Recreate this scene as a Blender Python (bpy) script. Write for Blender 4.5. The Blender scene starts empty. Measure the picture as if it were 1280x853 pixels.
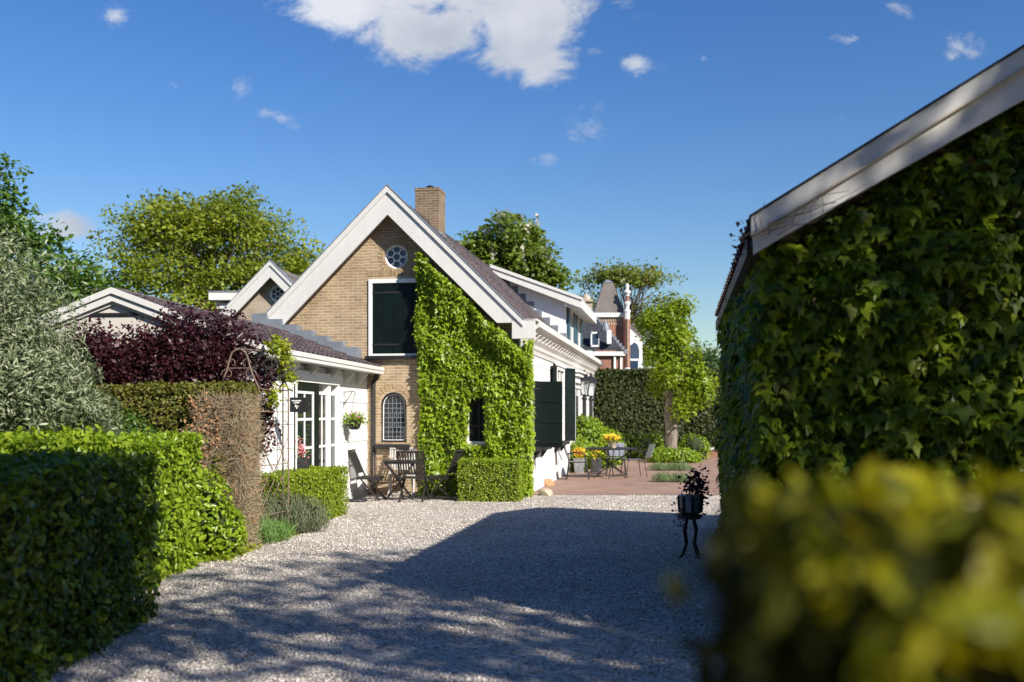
import bpy, math, random
import numpy as np
from mathutils import Vector, Matrix, noise as mnoise
random.seed(7); RNG = np.random.default_rng(11)
sc = bpy.context.scene; COL = sc.collection
F, HZ, CH = 1244.44, 517.0, 1.6          # focal length in photo pixels, horizon row, eye height
# ------------------------------------------------------------------ camera, light, sky
cam = bpy.data.cameras.new('camera'); cam.lens = 35; cam.sensor_width = 36; cam.clip_end = 3000; cam.clip_start = .05
cam.shift_y = (HZ-426.5)/1280
cam.dof.use_dof = True; cam.dof.focus_distance = 14.0; cam.dof.aperture_fstop = 1.6
co = bpy.data.objects.new('camera', cam); COL.objects.link(co); co.location = (0, 0, CH); co.rotation_euler = (math.pi/2, 0, 0); sc.camera = co
SUN = Vector((1.03, -1.05, 1.0)).normalized()
sl = bpy.data.lights.new('sun', 'SUN'); sl.energy = 5.0; sl.angle = math.radians(.55); sl.color = (1, .945, .86)
so = bpy.data.objects.new('sun', sl); COL.objects.link(so); so.rotation_euler = (-SUN).to_track_quat('-Z', 'Y').to_euler(); so.location = (20, -20, 20)
sc.view_settings.view_transform = 'Standard'; sc.view_settings.look = 'None'; sc.view_settings.exposure = 0.66; sc.view_settings.gamma = 1
sc.cycles.max_bounces = 6; sc.cycles.diffuse_bounces = 3; sc.cycles.glossy_bounces = 3; sc.cycles.transparent_max_bounces = 6
world = bpy.data.worlds.new('World'); sc.world = world; world.use_nodes = True
def build_world():
    nt = world.node_tree; N = nt.nodes; L = nt.links
    bg = N['Background']; bg.inputs[1].default_value = .066
    sky = N.new('ShaderNodeTexSky'); sky.sky_type = 'NISHITA'; sky.sun_disc = False
    sky.sun_elevation = math.asin(SUN.z); sky.sun_rotation = math.atan2(SUN.x, SUN.y)
    sky.air_density = 1.25; sky.dust_density = .45; sky.ozone_density = 4.5
    tc = N.new('ShaderNodeTexCoord'); sx = N.new('ShaderNodeSeparateXYZ'); L.new(tc.outputs['Generated'], sx.inputs[0])
    def m(op, a, b=None, c=None, clamp=False):
        n = N.new('ShaderNodeMath'); n.operation = op; n.use_clamp = clamp
        for i, v in enumerate((a, b, c)):
            if v is None: continue
            if isinstance(v, (int, float)): n.inputs[i].default_value = v
            else: L.new(v, n.inputs[i])
        return n.outputs[0]
    yy = m('MAXIMUM', sx.outputs[1], .02)
    u = m('DIVIDE', sx.outputs[0], yy); v = m('DIVIDE', sx.outputs[2], yy)   # direction slopes: where in the sky one looks
    cb = N.new('ShaderNodeCombineXYZ'); L.new(u, cb.inputs[0]); L.new(v, cb.inputs[1])
    nz = N.new('ShaderNodeTexNoise'); nz.inputs['Scale'].default_value = 11; nz.inputs['Detail'].default_value = 9; nz.inputs['Roughness'].default_value = .66; nz.inputs['Distortion'].default_value = .35
    mpn = N.new('ShaderNodeMapping'); mpn.inputs['Scale'].default_value = (1, 1.5, 1); mpn.inputs['Rotation'].default_value = (0, 0, -.35); L.new(cb.outputs[0], mpn.inputs[0]); L.new(mpn.outputs[0], nz.inputs['Vector'])
    nz2 = N.new('ShaderNodeTexNoise'); nz2.inputs['Scale'].default_value = 6; nz2.inputs['Detail'].default_value = 4
    L.new(cb.outputs[0], nz2.inputs['Vector'])
    clouds = [(545,-60,205,118,3.2),(655,25,85,80,3.0),(440,2,90,48,2.4),(545,36,110,46,3.0),(672,78,52,36,2.2),(748,66,32,18,1.3),(795,78,34,15,1.3),(738,168,50,34,1.35),(695,200,40,17,1.0),
              (345,146,44,15,.95),(300,112,20,22,.95),(80,286,62,27,2.0),(145,18,24,20,.9),(1200,60,38,28,1.5),(1115,12,36,18,1.1),(1060,50,32,15,.9),(1101,118,22,12,.95),
              (1056,147,20,12,.9),(880,72,13,10,1.2),(788,12,28,16,.95),(572,158,38,11,.8),(928,53,9,7,.5),(228,108,34,8,.35),(1240,40,30,14,.4)]
    cur = None
    for px, py, rx, ry, st in clouds:
        a = m('DIVIDE', m('SUBTRACT', u, (px-640)/F), rx/F*1.25); b = m('DIVIDE', m('SUBTRACT', v, (HZ-py)/F), ry/F*1.25)
        if px == 345: b = m('ADD', b, m('MULTIPLY', a, 1.1))
        d = m('SQRT', m('ADD', m('MULTIPLY', a, a), m('MULTIPLY', b, b)))
        k = m('MULTIPLY', m('SUBTRACT', 1.0, d), st)
        k = m('MAXIMUM', k, -1.0)
        cur = k if cur is None else m('MAXIMUM', cur, k)
    e = m('ADD', cur, m('MULTIPLY', m('SUBTRACT', nz.outputs[0], .6), 5.0))
    mask = N.new('ShaderNodeMapRange'); mask.interpolation_type = 'SMOOTHSTEP'
    L.new(e, mask.inputs[0]); mask.inputs[1].default_value = .02; mask.inputs[2].default_value = 1.15
    front = m('GREATER_THAN', sx.outputs[1], .03)
    fac = m('MULTIPLY', m('MULTIPLY', mask.outputs[0], front), .93)
    cr = N.new('ShaderNodeValToRGB'); cr.color_ramp.elements[0].position = .35; cr.color_ramp.elements[0].color = (4.8, 5.2, 6.0, 1); cr.color_ramp.elements[1].position = .62; cr.color_ramp.elements[1].color = (8.0, 8.2, 8.7, 1)
    L.new(nz2.outputs[0], cr.inputs[0])
    # deeper blue of a polarised, clear spring sky
    hs = N.new('ShaderNodeHueSaturation'); hs.inputs['Saturation'].default_value = 1.28; hs.inputs['Hue'].default_value = .514; hs.inputs['Value'].default_value = 1.24; L.new(sky.outputs[0], hs.inputs['Color'])
    mx = N.new('ShaderNodeMix'); mx.data_type = 'RGBA'; L.new(fac, mx.inputs[0]); L.new(hs.outputs[0], mx.inputs[6]); L.new(cr.outputs[0], mx.inputs[7])
    L.new(mx.outputs[2], bg.inputs[0])
build_world()
# ------------------------------------------------------------------ helpers
def WX(px, Y): return (px-640)/F*Y
def WZ(py, Y): return CH+(HZ-py)/F*Y
MW = {}
def link(o, parent=None):
    COL.objects.link(o)
    if parent is not None: o.parent = parent
def tagp(o, label=None, cat=None, group=None, kind=None):
    if label: o['label'] = label
    if cat: o['category'] = cat
    if group: o['group'] = group
    if kind: o['kind'] = kind
    return o
def thing(name, label, cat, loc=(0,0,0), rotz=0.0, group=None):
    o = bpy.data.objects.new(name, None); o.empty_display_size = .2; link(o)
    o.location = loc; o.rotation_euler = (0,0,rotz)
    MW[o.name] = Matrix.Translation(loc) @ Matrix.Rotation(rotz, 4, 'Z')
    return tagp(o, label, cat, group)
def mkobj(name, V, Fc, mat, parent=None, world=False, rnd=None, smooth=False, loc=None, bevel=0):
    V = np.asarray(V, dtype=np.float64).reshape(-1, 3)
    if parent is not None and world:
        I = np.array(MW[parent.name].inverted()); V = V @ I[:3,:3].T + I[:3,3]
    if parent is None and loc is not None: V = V-np.array(loc)
    me = bpy.data.meshes.new(name)
    if isinstance(Fc, np.ndarray):
        n, k = Fc.shape
        me.vertices.add(len(V)); me.vertices.foreach_set('co', V.astype(np.float32).ravel())
        me.loops.add(n*k); me.loops.foreach_set('vertex_index', Fc.astype(np.int32).ravel())
        me.polygons.add(n); me.polygons.foreach_set('loop_start', np.arange(0, n*k, k, dtype=np.int32)); me.polygons.foreach_set('loop_total', np.full(n, k, dtype=np.int32))
        me.update(calc_edges=True)
    else:
        me.from_pydata([tuple(v) for v in V], [], Fc); me.update()
    if rnd is not None:
        a = me.attributes.new('rnd', 'FLOAT', 'FACE'); a.data.foreach_set('value', np.asarray(rnd, dtype=np.float32))
    if smooth: me.polygons.foreach_set('use_smooth', np.ones(len(me.polygons), dtype=bool))
    me.materials.append(mat)
    o = bpy.data.objects.new(name, me); link(o, parent)
    if parent is None and loc is not None: o.location = loc
    MW[o.name] = MW[parent.name] if parent is not None else Matrix.Translation(loc or (0,0,0))
    if bevel:
        b = o.modifiers.new('bevel', 'BEVEL'); b.width = bevel; b.segments = 2; b.limit_method = 'ANGLE'
    return o
class MB:
    def __init__(s): s.v = []; s.f = []
    def add(s, V, Fc, M=None):
        b = len(s.v)
        for p in V:
            p = Vector(p); s.v.append(tuple(M @ p) if M is not None else tuple(p))
        for f in Fc: s.f.append([i+b for i in f])
        return s
    def box(s, x0, x1, y0, y1, z0, z1, M=None):
        return s.add([(x0,y0,z0),(x1,y0,z0),(x1,y1,z0),(x0,y1,z0),(x0,y0,z1),(x1,y0,z1),(x1,y1,z1),(x0,y1,z1)],
                     [(0,3,2,1),(4,5,6,7),(0,1,5,4),(1,2,6,5),(2,3,7,6),(3,0,4,7)], M)
    def prism(s, pts, a0, a1, axis='y', M=None):
        n = len(pts)
        def P(p, a): return (p[0], a, p[1]) if axis == 'y' else ((a, p[0], p[1]) if axis == 'x' else (p[0], p[1], a))
        V = [P(p, a0) for p in pts]+[P(p, a1) for p in pts]
        return s.add(V, [tuple(range(n)), tuple(range(2*n-1, n-1, -1))]+[(i, i+n, (i+1) % n+n, (i+1) % n) for i in range(n)], M)
    def tube(s, path, r, seg=6, M=None, close=False):
        path = [Vector(p) for p in path]; n = len(path)
        R = r if isinstance(r, (list, tuple)) else [r]*n
        V = []; prev = None
        for i, p in enumerate(path):
            if close: d = path[(i+1) % n]-path[i-1]
            else: d = path[min(i+1, n-1)]-path[max(i-1, 0)]
            if d.length < 1e-9: d = Vector((0,0,1))
            d.normalize()
            if prev is None: a = d.orthogonal().normalized()
            else:
                a = prev-d*prev.dot(d)
                a = a.normalized() if a.length > 1e-6 else d.orthogonal().normalized()
            prev = a; b = d.cross(a)
            for k in range(seg):
                t = 2*math.pi*k/seg; V.append(p+(a*math.cos(t)+b*math.sin(t))*R[i])
        Fc = []
        for i in range(n if close else n-1):
            j = (i+1) % n
            for k in range(seg): Fc.append((i*seg+k, i*seg+(k+1) % seg, j*seg+(k+1) % seg, j*seg+k))
        if not close: Fc += [tuple(range(seg-1, -1, -1)), tuple((n-1)*seg+k for k in range(seg))]
        return s.add(V, Fc, M)
    def lathe(s, prof, seg=16, c=(0,0,0), M=None):
        V = []
        for r, z in prof:
            for k in range(seg):
                t = 2*math.pi*k/seg; V.append((c[0]+r*math.cos(t), c[1]+r*math.sin(t), c[2]+z))
        Fc = []
        for i in range(len(prof)-1):
            for k in range(seg): Fc.append((i*seg+k, i*seg+(k+1) % seg, (i+1)*seg+(k+1) % seg, (i+1)*seg+k))
        Fc += [tuple(range(seg-1, -1, -1)), tuple((len(prof)-1)*seg+k for k in range(seg))]
        return s.add(V, Fc, M)
    def bar(s, p0, p1, w, d, up=(0,0,1)):          # rectangular bar between two points
        p0 = Vector(p0); p1 = Vector(p1); z = (p1-p0); L = z.length; z.normalize()
        x = Vector(up).cross(z)
        if x.length < 1e-4: x = Vector((1,0,0)).cross(z)
        x.normalize(); y = z.cross(x)
        M = Matrix(((x.x,y.x,z.x,p0.x),(x.y,y.y,z.y,p0.y),(x.z,y.z,z.z,p0.z),(0,0,0,1)))
        return s.box(-w/2, w/2, -d/2, d/2, 0, L, M)
    def build(s, name, mat, parent=None, **k): return mkobj(name, s.v, s.f, mat, parent, **k)
def children(o): return [c for c in bpy.data.objects if c.parent == o]
def dup(root, loc, rotz, label):
    def cp(o, par):
        c = o.copy(); COL.objects.link(c); c.parent = par
        for ch in children(o): cp(ch, c)
        return c
    r = cp(root, None); r.location = loc; r.rotation_euler = (0,0,rotz); r['label'] = label
    return r
# ------------------------------------------------------------------ materials
def ramp(N, L, src, stops, interp='LINEAR'):
    cr = N.new('ShaderNodeValToRGB'); e = cr.color_ramp.elements; cr.color_ramp.interpolation = interp
    while len(e) < len(stops): e.new(.5)
    for i, (p, c) in enumerate(stops): e[i].position = p; e[i].color = (*c, 1)
    L.new(src, cr.inputs[0]); return cr.outputs[0]
def newmat(name):
    m = bpy.data.materials.new(name); m.use_nodes = True; nt = m.node_tree
    return m, nt, nt.nodes, nt.links, nt.nodes['Principled BSDF']
def nnoise(N, L, scale, detail=4, vec=None, rough=.55):
    n = N.new('ShaderNodeTexNoise'); n.inputs['Scale'].default_value = scale; n.inputs['Detail'].default_value = detail; n.inputs['Roughness'].default_value = rough
    if vec is None:
        tc = N.new('ShaderNodeTexCoord'); vec = tc.outputs['Object']
    L.new(vec, n.inputs['Vector']); return n.outputs[0]
def bump(N, L, h, p, strength=.3, dist=.01):
    b = N.new('ShaderNodeBump'); b.inputs['Strength'].default_value = strength; b.inputs['Distance'].default_value = dist
    L.new(h, b.inputs['Height']); L.new(b.outputs[0], p.inputs['Normal']); return b
def plain(name, c, rough=.6, var=.12, scale=9, metal=0, bstr=.15, spec=.5, c2=None):
    m, nt, N, L, p = newmat(name)
    nz = nnoise(N, L, scale)
    a = tuple(x*(1-var) for x in c); b = c2 or tuple(min(1, x*(1+var)) for x in c)
    L.new(ramp(N, L, nz, [(.3, a), (.7, b)]), p.inputs['Base Color'])
    p.inputs['Roughness'].default_value = rough; p.inputs['Metallic'].default_value = metal; p.inputs['Specular IOR Level'].default_value = spec
    if bstr: bump(N, L, nnoise(N, L, scale*6), p, bstr, .004)
    return m
def leafmat(name, cols, rough=.45, trans=.3, tcol=None, spec=.4):
    m, nt, N, L, p = newmat(name)
    at = N.new('ShaderNodeAttribute'); at.attribute_name = 'rnd'
    n = len(cols); c = ramp(N, L, at.outputs['Fac'], [(i/(max(1, n-1)), k) for i, k in enumerate(cols)])
    L.new(c, p.inputs['Base Color']); p.inputs['Roughness'].default_value = rough; p.inputs['Specular IOR Level'].default_value = spec
    tr = N.new('ShaderNodeBsdfTranslucent')
    mu = N.new('ShaderNodeMix'); mu.data_type = 'RGBA'; mu.blend_type = 'MULTIPLY'; mu.inputs[0].default_value = 1
    L.new(c, mu.inputs[6]); mu.inputs[7].default_value = (*(tcol or (1.9, 1.9, .7)), 1); L.new(mu.outputs[2], tr.inputs[0])
    mx = N.new('ShaderNodeMixShader'); mx.inputs[0].default_value = trans; L.new(p.outputs[0], mx.inputs[1]); L.new(tr.outputs[0], mx.inputs[2])
    L.new(mx.outputs[0], N['Material Output'].inputs['Surface']); return m
def brickmat(name, c1, c2, mortar, axes='xz', bw=.205, rh=.056, ms=.011):
    m, nt, N, L, p = newmat(name)
    tc = N.new('ShaderNodeTexCoord'); sx = N.new('ShaderNodeSeparateXYZ'); L.new(tc.outputs['Object'], sx.inputs[0])
    cb = N.new('ShaderNodeCombineXYZ'); L.new(sx.outputs['XYZ'.index(axes[0].upper())], cb.inputs[0]); L.new(sx.outputs['XYZ'.index(axes[1].upper())], cb.inputs[1])
    if axes == 'xz' : pass
    wob = N.new('ShaderNodeTexNoise'); wob.inputs['Scale'].default_value = 5; L.new(tc.outputs['Object'], wob.inputs['Vector'])
    wa = N.new('ShaderNodeVectorMath'); wa.operation = 'SCALE'; wa.inputs[3].default_value = .012; L.new(wob.outputs['Color'], wa.inputs[0])
    ad = N.new('ShaderNodeVectorMath'); L.new(cb.outputs[0], ad.inputs[0]); L.new(wa.outputs[0], ad.inputs[1])
    bt = N.new('ShaderNodeTexBrick'); L.new(ad.outputs[0], bt.inputs['Vector'])
    bt.inputs['Scale'].default_value = 1; bt.inputs['Brick Width'].default_value = bw; bt.inputs['Row Height'].default_value = rh; bt.inputs['Mortar Size'].default_value = ms; bt.inputs['Mortar Smooth'].default_value = .3
    bt.inputs['Color1'].default_value = (*c1, 1); bt.inputs['Color2'].default_value = (*c2, 1); bt.inputs['Mortar'].default_value = (*mortar, 1); bt.inputs['Bias'].default_value = -.1
    nz = nnoise(N, L, 2.2, 6, rough=.7); fac = ramp(N, L, nz, [(.3, (.62, .58, .55)), (.55, (1, 1, 1)), (.8, (1.18, 1.12, 1.0))])
    mu = N.new('ShaderNodeMix'); mu.data_type = 'RGBA'; mu.blend_type = 'MULTIPLY'; mu.inputs[0].default_value = .8; L.new(bt.outputs[0], mu.inputs[6]); L.new(fac, mu.inputs[7])
    L.new(mu.outputs[2], p.inputs['Base Color']); p.inputs['Roughness'].default_value = .9
    h = N.new('ShaderNodeMath'); h.operation = 'MULTIPLY_ADD'; h.inputs[1].default_value = -1; L.new(bt.outputs['Fac'], h.inputs[0]); L.new(nnoise(N, L, 60), h.inputs[2])
    bump(N, L, h.outputs[0], p, .6, .008); return m
def gravelmat():
    m, nt, N, L, p = newmat('pale_gravel')
    tc = N.new('ShaderNodeTexCoord')
    vo = N.new('ShaderNodeTexVoronoi'); vo.inputs['Scale'].default_value = 42; L.new(tc.outputs['Object'], vo.inputs['Vector'])
    sep = N.new('ShaderNodeSeparateColor'); L.new(vo.outputs['Color'], sep.inputs[0])
    c = ramp(N, L, sep.outputs[0], [(0, (.18, .155, .125)), (.25, (.42, .37, .32)), (.6, (.60, .535, .465)), (1, (.80, .74, .66))])
    nz = ramp(N, L, nnoise(N, L, .6, 5), [(.35, (.82, .80, .78)), (.65, (1, 1, 1))])
    mu = N.new('ShaderNodeMix'); mu.data_type = 'RGBA'; mu.blend_type = 'MULTIPLY'; mu.inputs[0].default_value = 1; L.new(c, mu.inputs[6]); L.new(nz, mu.inputs[7])
    L.new(mu.outputs[2], p.inputs['Base Color']); p.inputs['Roughness'].default_value = .9
    inv = N.new('ShaderNodeMath'); inv.operation = 'MULTIPLY'; inv.inputs[1].default_value = -1; L.new(vo.outputs['Distance'], inv.inputs[0])
    bump(N, L, inv.outputs[0], p, 1.0, .03); return m
def tilemat(name, cols, scale=3.5):
    m, nt, N, L, p = newmat(name)
    tc = N.new('ShaderNodeTexCoord')
    nz = nnoise(N, L, scale, 8, rough=.75)
    c = ramp(N, L, nz, [(.3+.4*i/(len(cols)-1), k) for i, k in enumerate(cols)])
    sp = ramp(N, L, nnoise(N, L, 28, 3), [(.55, (1, 1, 1)), (.75, (1.9, 1.9, 1.8))])
    mu = N.new('ShaderNodeMix'); mu.data_type = 'RGBA'; mu.blend_type = 'MULTIPLY'; mu.inputs[0].default_value = 1; L.new(c, mu.inputs[6]); L.new(sp, mu.inputs[7])
    L.new(mu.outputs[2], p.inputs['Base Color']); p.inputs['Roughness'].default_value = .7; bump(N, L, nnoise(N, L, 50), p, .3, .004); return m
def patiomat():
    m, nt, N, L, p = newmat('patio_bricks')
    tc = N.new('ShaderNodeTexCoord')
    bt = N.new('ShaderNodeTexBrick'); L.new(tc.outputs['Object'], bt.inputs['Vector'])
    bt.inputs['Scale'].default_value = 1; bt.inputs['Brick Width'].default_value = .2; bt.inputs['Row Height'].default_value = .075; bt.inputs['Mortar Size'].default_value = .007
    bt.inputs['Color1'].default_value = (.235, .125, .085, 1); bt.inputs['Color2'].default_value = (.33, .20, .145, 1); bt.inputs['Mortar'].default_value = (.25, .2, .16, 1)
    nz = ramp(N, L, nnoise(N, L, 1.3, 7, rough=.7), [(.3, (.75, .75, .75)), (.7, (1.2, 1.2, 1.2))])
    mu = N.new('ShaderNodeMix'); mu.data_type = 'RGBA'; mu.blend_type = 'MULTIPLY'; mu.inputs[0].default_value = 1; L.new(bt.outputs[0], mu.inputs[6]); L.new(nz, mu.inputs[7])
    L.new(mu.outputs[2], p.inputs['Base Color']); p.inputs['Roughness'].default_value = .9; bump(N, L, nnoise(N, L, 30), p, .4, .01); return m
def paintmat(name, c, rough=.5, dirt=(.55, .52, .45), amt=.5):
    m, nt, N, L, p = newmat(name)
    nz = nnoise(N, L, 1.7, 8, rough=.75)
    tcs = N.new('ShaderNodeTexCoord'); mp = N.new('ShaderNodeMapping'); mp.inputs['Scale'].default_value = (6, 6, .7); L.new(tcs.outputs['Object'], mp.inputs[0])
    st = nnoise(N, L, 2.2, 6, vec=mp.outputs[0], rough=.7); mm = N.new('ShaderNodeMath'); mm.operation = 'MULTIPLY_ADD'; mm.inputs[1].default_value = .55; L.new(st, mm.inputs[0])
    m2 = N.new('ShaderNodeMath'); m2.operation = 'MULTIPLY'; m2.inputs[1].default_value = .5; L.new(nz, m2.inputs[0]); L.new(m2.outputs[0], mm.inputs[2])
    f = ramp(N, L, mm.outputs[0], [(.47, (0, 0, 0)), (.72, (amt, amt, amt))])
    mx = N.new('ShaderNodeMix'); mx.data_type = 'RGBA'; L.new(f, mx.inputs[0]); mx.inputs[6].default_value = (*c, 1); mx.inputs[7].default_value = (*dirt, 1)
    L.new(mx.outputs[2], p.inputs['Base Color']); p.inputs['Roughness'].default_value = rough
    bump(N, L, nnoise(N, L, 25, 5), p, .12, .004); return m
def glassmat(name, c=(.015, .02, .025)):
    m, nt, N, L, p = newmat(name)
    p.inputs['Base Color'].default_value = (*c, 1); p.inputs['Roughness'].default_value = .04; p.inputs['Specular IOR Level'].default_value = .6
    bump(N, L, nnoise(N, L, 3, 2), p, .05, .02); return m
def barkmat(name, c):
    m, nt, N, L, p = newmat(name)
    tc = N.new('ShaderNodeTexCoord'); mp = N.new('ShaderNodeMapping'); mp.inputs['Scale'].default_value = (1, 1, .25); L.new(tc.outputs['Object'], mp.inputs[0])
    nz = nnoise(N, L, 12, 6, vec=mp.outputs[0])
    L.new(ramp(N, L, nz, [(.3, tuple(x*.5 for x in c)), (.7, tuple(x*1.35 for x in c))]), p.inputs['Base Color']); p.inputs['Roughness'].default_value = .9
    bump(N, L, nz, p, .7, .02); return m
M = dict(
 white=paintmat('white_paint', (.80, .79, .76), .45, (.6, .58, .52), .35),
 trim=paintmat('grey_white_trim', (.66, .64, .60), .5, (.5, .48, .43), .4),
 barntrim=paintmat('barn_trim', (.60, .58, .54), .45, (.42, .41, .37), .4),
 cream=paintmat('cream_cladding', (.60, .56, .49), .7, (.45, .42, .37), .4),
 brick=brickmat('buff_brick', (.44, .31, .17), (.31, .20, .105), (.50, .42, .31)),
 brick_side=brickmat('buff_brick_side', (.44, .31, .17), (.31, .20, .105), (.50, .42, .31), 'yz'),
 brickold=brickmat('weathered_brick', (.22, .14, .075), (.14, .085, .05), (.30, .25, .18)),
 brickplain=plain('single_bricks', (.34, .235, .13), .9, .3, 9, bstr=.4),
 redbrick=brickmat('red_brick', (.30, .12, .075), (.24, .085, .055), (.34, .24, .18), rh=.07),
 palebrick=brickmat('pale_brick', (.42, .33, .24), (.34, .25, .18), (.5, .44, .36)),
 green=plain('dark_green_paint', (.004, .009, .008), .4, .25, 3, bstr=.05, spec=.25),
 bluegreen=plain('blue_green_paint', (.02, .06, .09), .4, .2),
 black=plain('black_paint', (.016, .016, .017), .45, .2),
 ironrust=plain('weathered_iron', (.16, .13, .115), .7, .35, 14, c2=(.27, .16, .10)),
 iron=plain('dark_iron', (.035, .034, .036), .5, .3, 14, metal=.4),
 lead=plain('lead_flashing', (.17, .19, .22), .55, .2, 5),
 glass=glassmat('window_glass'), glassb=glassmat('blue_window_glass', (.03, .05, .09)),
 tile=tilemat('purple_brown_tiles', [(.022, .016, .018), (.042, .030, .032), (.075, .055, .055), (.12, .11, .095)]),
 tilegrey=tilemat('lichen_tiles', [(.06, .05, .045), (.10, .085, .08), (.17, .155, .14)]),
 slate=tilemat('black_slates', [(.012, .014, .018), (.03, .032, .038), (.06, .062, .07)]),
 slatebrown=tilemat('brown_slates', [(.085, .07, .062), (.12, .10, .09), (.15, .13, .115)], 1.0),
 barntile=tilemat('barn_tiles', [(.05, .032, .025), (.09, .055, .042), (.13, .09, .07)]),
 gravel=gravelmat(), patio=patiomat(),
 soil=plain('bed_soil', (.085, .062, .042), .95, .4, 6, bstr=.8),
 grass=plain('lawn_ground', (.06, .085, .025), .95, .4, 3, bstr=.8),
 stone=plain('coping_stone', (.5, .47, .42), .85, .15, 4, bstr=.4),
 sand=plain('ochre_stone', (.42, .23, .12), .85, .25, 4, bstr=.6), sand2=plain('beige_stone', (.45, .38, .27), .85, .25, 4, bstr=.6),
 zinc=plain('zinc', (.33, .34, .36), .4, .2, 8, metal=.5), basket=plain('wicker', (.40, .33, .24), .9, .3, 40),
 wood=plain('weathered_slats', (.42, .40, .37), .7, .25, 14), darkwood=plain('stained_dark_wood', (.024, .021, .020), .55, .35, 14),
 bark=barkmat('brown_bark', (.13, .10, .075)), palebark=barkmat('grey_bark', (.20, .165, .125)),
 twig=plain('hedge_twigs', (.045, .035, .02), .95, .5, 20, bstr=.6), twiggreen=plain('hedge_inside', (.028, .04, .012), .95, .5, 20, bstr=.6),
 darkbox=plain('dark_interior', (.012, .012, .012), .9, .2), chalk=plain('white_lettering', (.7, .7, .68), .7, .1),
 pink=leafmat('pink_petals', [(.75, .12, .22), (.85, .25, .32), (.8, .4, .42)], .6, .3, (1.2, 1, 1)),
 yellow=leafmat('yellow_petals', [(.85, .45, .02), (.9, .62, .03), (.85, .7, .1)], .6, .3, (1.1, 1.1, 1)),
 orange=leafmat('orange_petals', [(.8, .33, .02), (.85, .5, .03)], .6, .3, (1.1, 1.1, 1)),
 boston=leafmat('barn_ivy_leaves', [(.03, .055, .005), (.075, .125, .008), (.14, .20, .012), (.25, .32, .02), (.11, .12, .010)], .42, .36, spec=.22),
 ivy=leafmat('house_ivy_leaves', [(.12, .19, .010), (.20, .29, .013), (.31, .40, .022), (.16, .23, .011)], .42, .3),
 box=leafmat('box_leaves', [(.12, .19, .010), (.20, .27, .014), (.30, .36, .025)], .42, .3),
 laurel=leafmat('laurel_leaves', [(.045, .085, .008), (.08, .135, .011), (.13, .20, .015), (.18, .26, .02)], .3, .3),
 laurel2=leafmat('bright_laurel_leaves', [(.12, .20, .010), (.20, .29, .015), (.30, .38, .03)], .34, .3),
 yew=leafmat('browning_yew', [(.06, .085, .010), (.12, .13, .015), (.20, .17, .03), (.09, .11, .012)], .6, .25),
 deadtwig=leafmat('dead_hedge_twigs', [(.13, .105, .06), (.22, .18, .11), (.33, .275, .18), (.34, .17, .08)], .85, .1, (1.2, 1.1, 1)),
 tallyew=leafmat('tall_hedge_leaves', [(.022, .034, .006), (.042, .055, .009), (.07, .085, .012)], .6, .2),
 silver=leafmat('silver_leaves', [(.06, .10, .035), (.14, .19, .085), (.27, .31, .17), (.44, .46, .32)], .5, .25, (1.2, 1.2, .9)),
 maroon=leafmat('maroon_leaves', [(.026, .008, .011), (.048, .013, .018), (.09, .024, .030)], .45, .25, (2.2, 1, 1)),
 fore=leafmat('shaded_hedge_leaves', [(.014, .018, .003), (.028, .033, .004), (.055, .06, .005)], .55, .3, (1.9, 1.7, .5), spec=.2),  # shade on the hedge body is put into this near-black leaf colour
 t_gold=leafmat('golden_green_leaves', [(.10, .14, .012), (.18, .22, .016), (.28, .31, .03)], .5, .35),
 t_maple=leafmat('maple_leaves', [(.045, .10, .012), (.08, .15, .02), (.13, .21, .03)], .45, .3),
 t_chest=leafmat('chestnut_leaves', [(.07, .11, .012), (.12, .17, .018), (.20, .25, .04)], .45, .3),
 t_thin=leafmat('thin_tree_leaves', [(.10, .14, .02), (.15, .19, .025), (.20, .19, .04)], .5, .3),
 t_back=leafmat('far_tree_leaves', [(.06, .10, .03), (.09, .14, .045)], .5, .3),
 t_poll=leafmat('pollard_leaves', [(.13, .19, .010), (.20, .27, .014), (.28, .35, .025)], .42, .35),
 blossom=leafmat('cream_blossom', [(.5, .48, .36), (.62, .6, .46)], .6, .3, (1, 1, 1)),
 shrub=leafmat('shrub_leaves', [(.12, .20, .012), (.20, .30, .016), (.27, .36, .025)], .42, .3),
 dshrub=leafmat('dark_shrub_leaves', [(.03, .07, .012), (.055, .12, .018), (.10, .18, .025)], .4, .3),
 lav=leafmat('lavender_leaves', [(.09, .12, .06), (.15, .18, .09), (.19, .19, .10)], .7, .2, (1.2, 1.2, .9)),
 mound=leafmat('mound_leaves', [(.09, .15, .05), (.15, .22, .08), (.20, .26, .11)], .7, .2, (1.2, 1.2, .9)),
 lit_shoots=leafmat('lit_yellow_shoots', [(.13, .16, .005), (.22, .23, .007), (.32, .28, .008)], .4, .4, (1.7, 1.5, .5)),
 grassy=leafmat('tufty_leaves', [(.10, .19, .04), (.17, .28, .07)], .6, .25),
 vine=leafmat('yellow_vine_leaves', [(.22, .28, .02), (.34, .36, .03), (.16, .24, .02)], .45, .4),
 purple=leafmat('purple_leaves', [(.03, .01, .02), (.07, .02, .045)], .45, .2, (1.5, 1, 1.2)),
)
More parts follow.
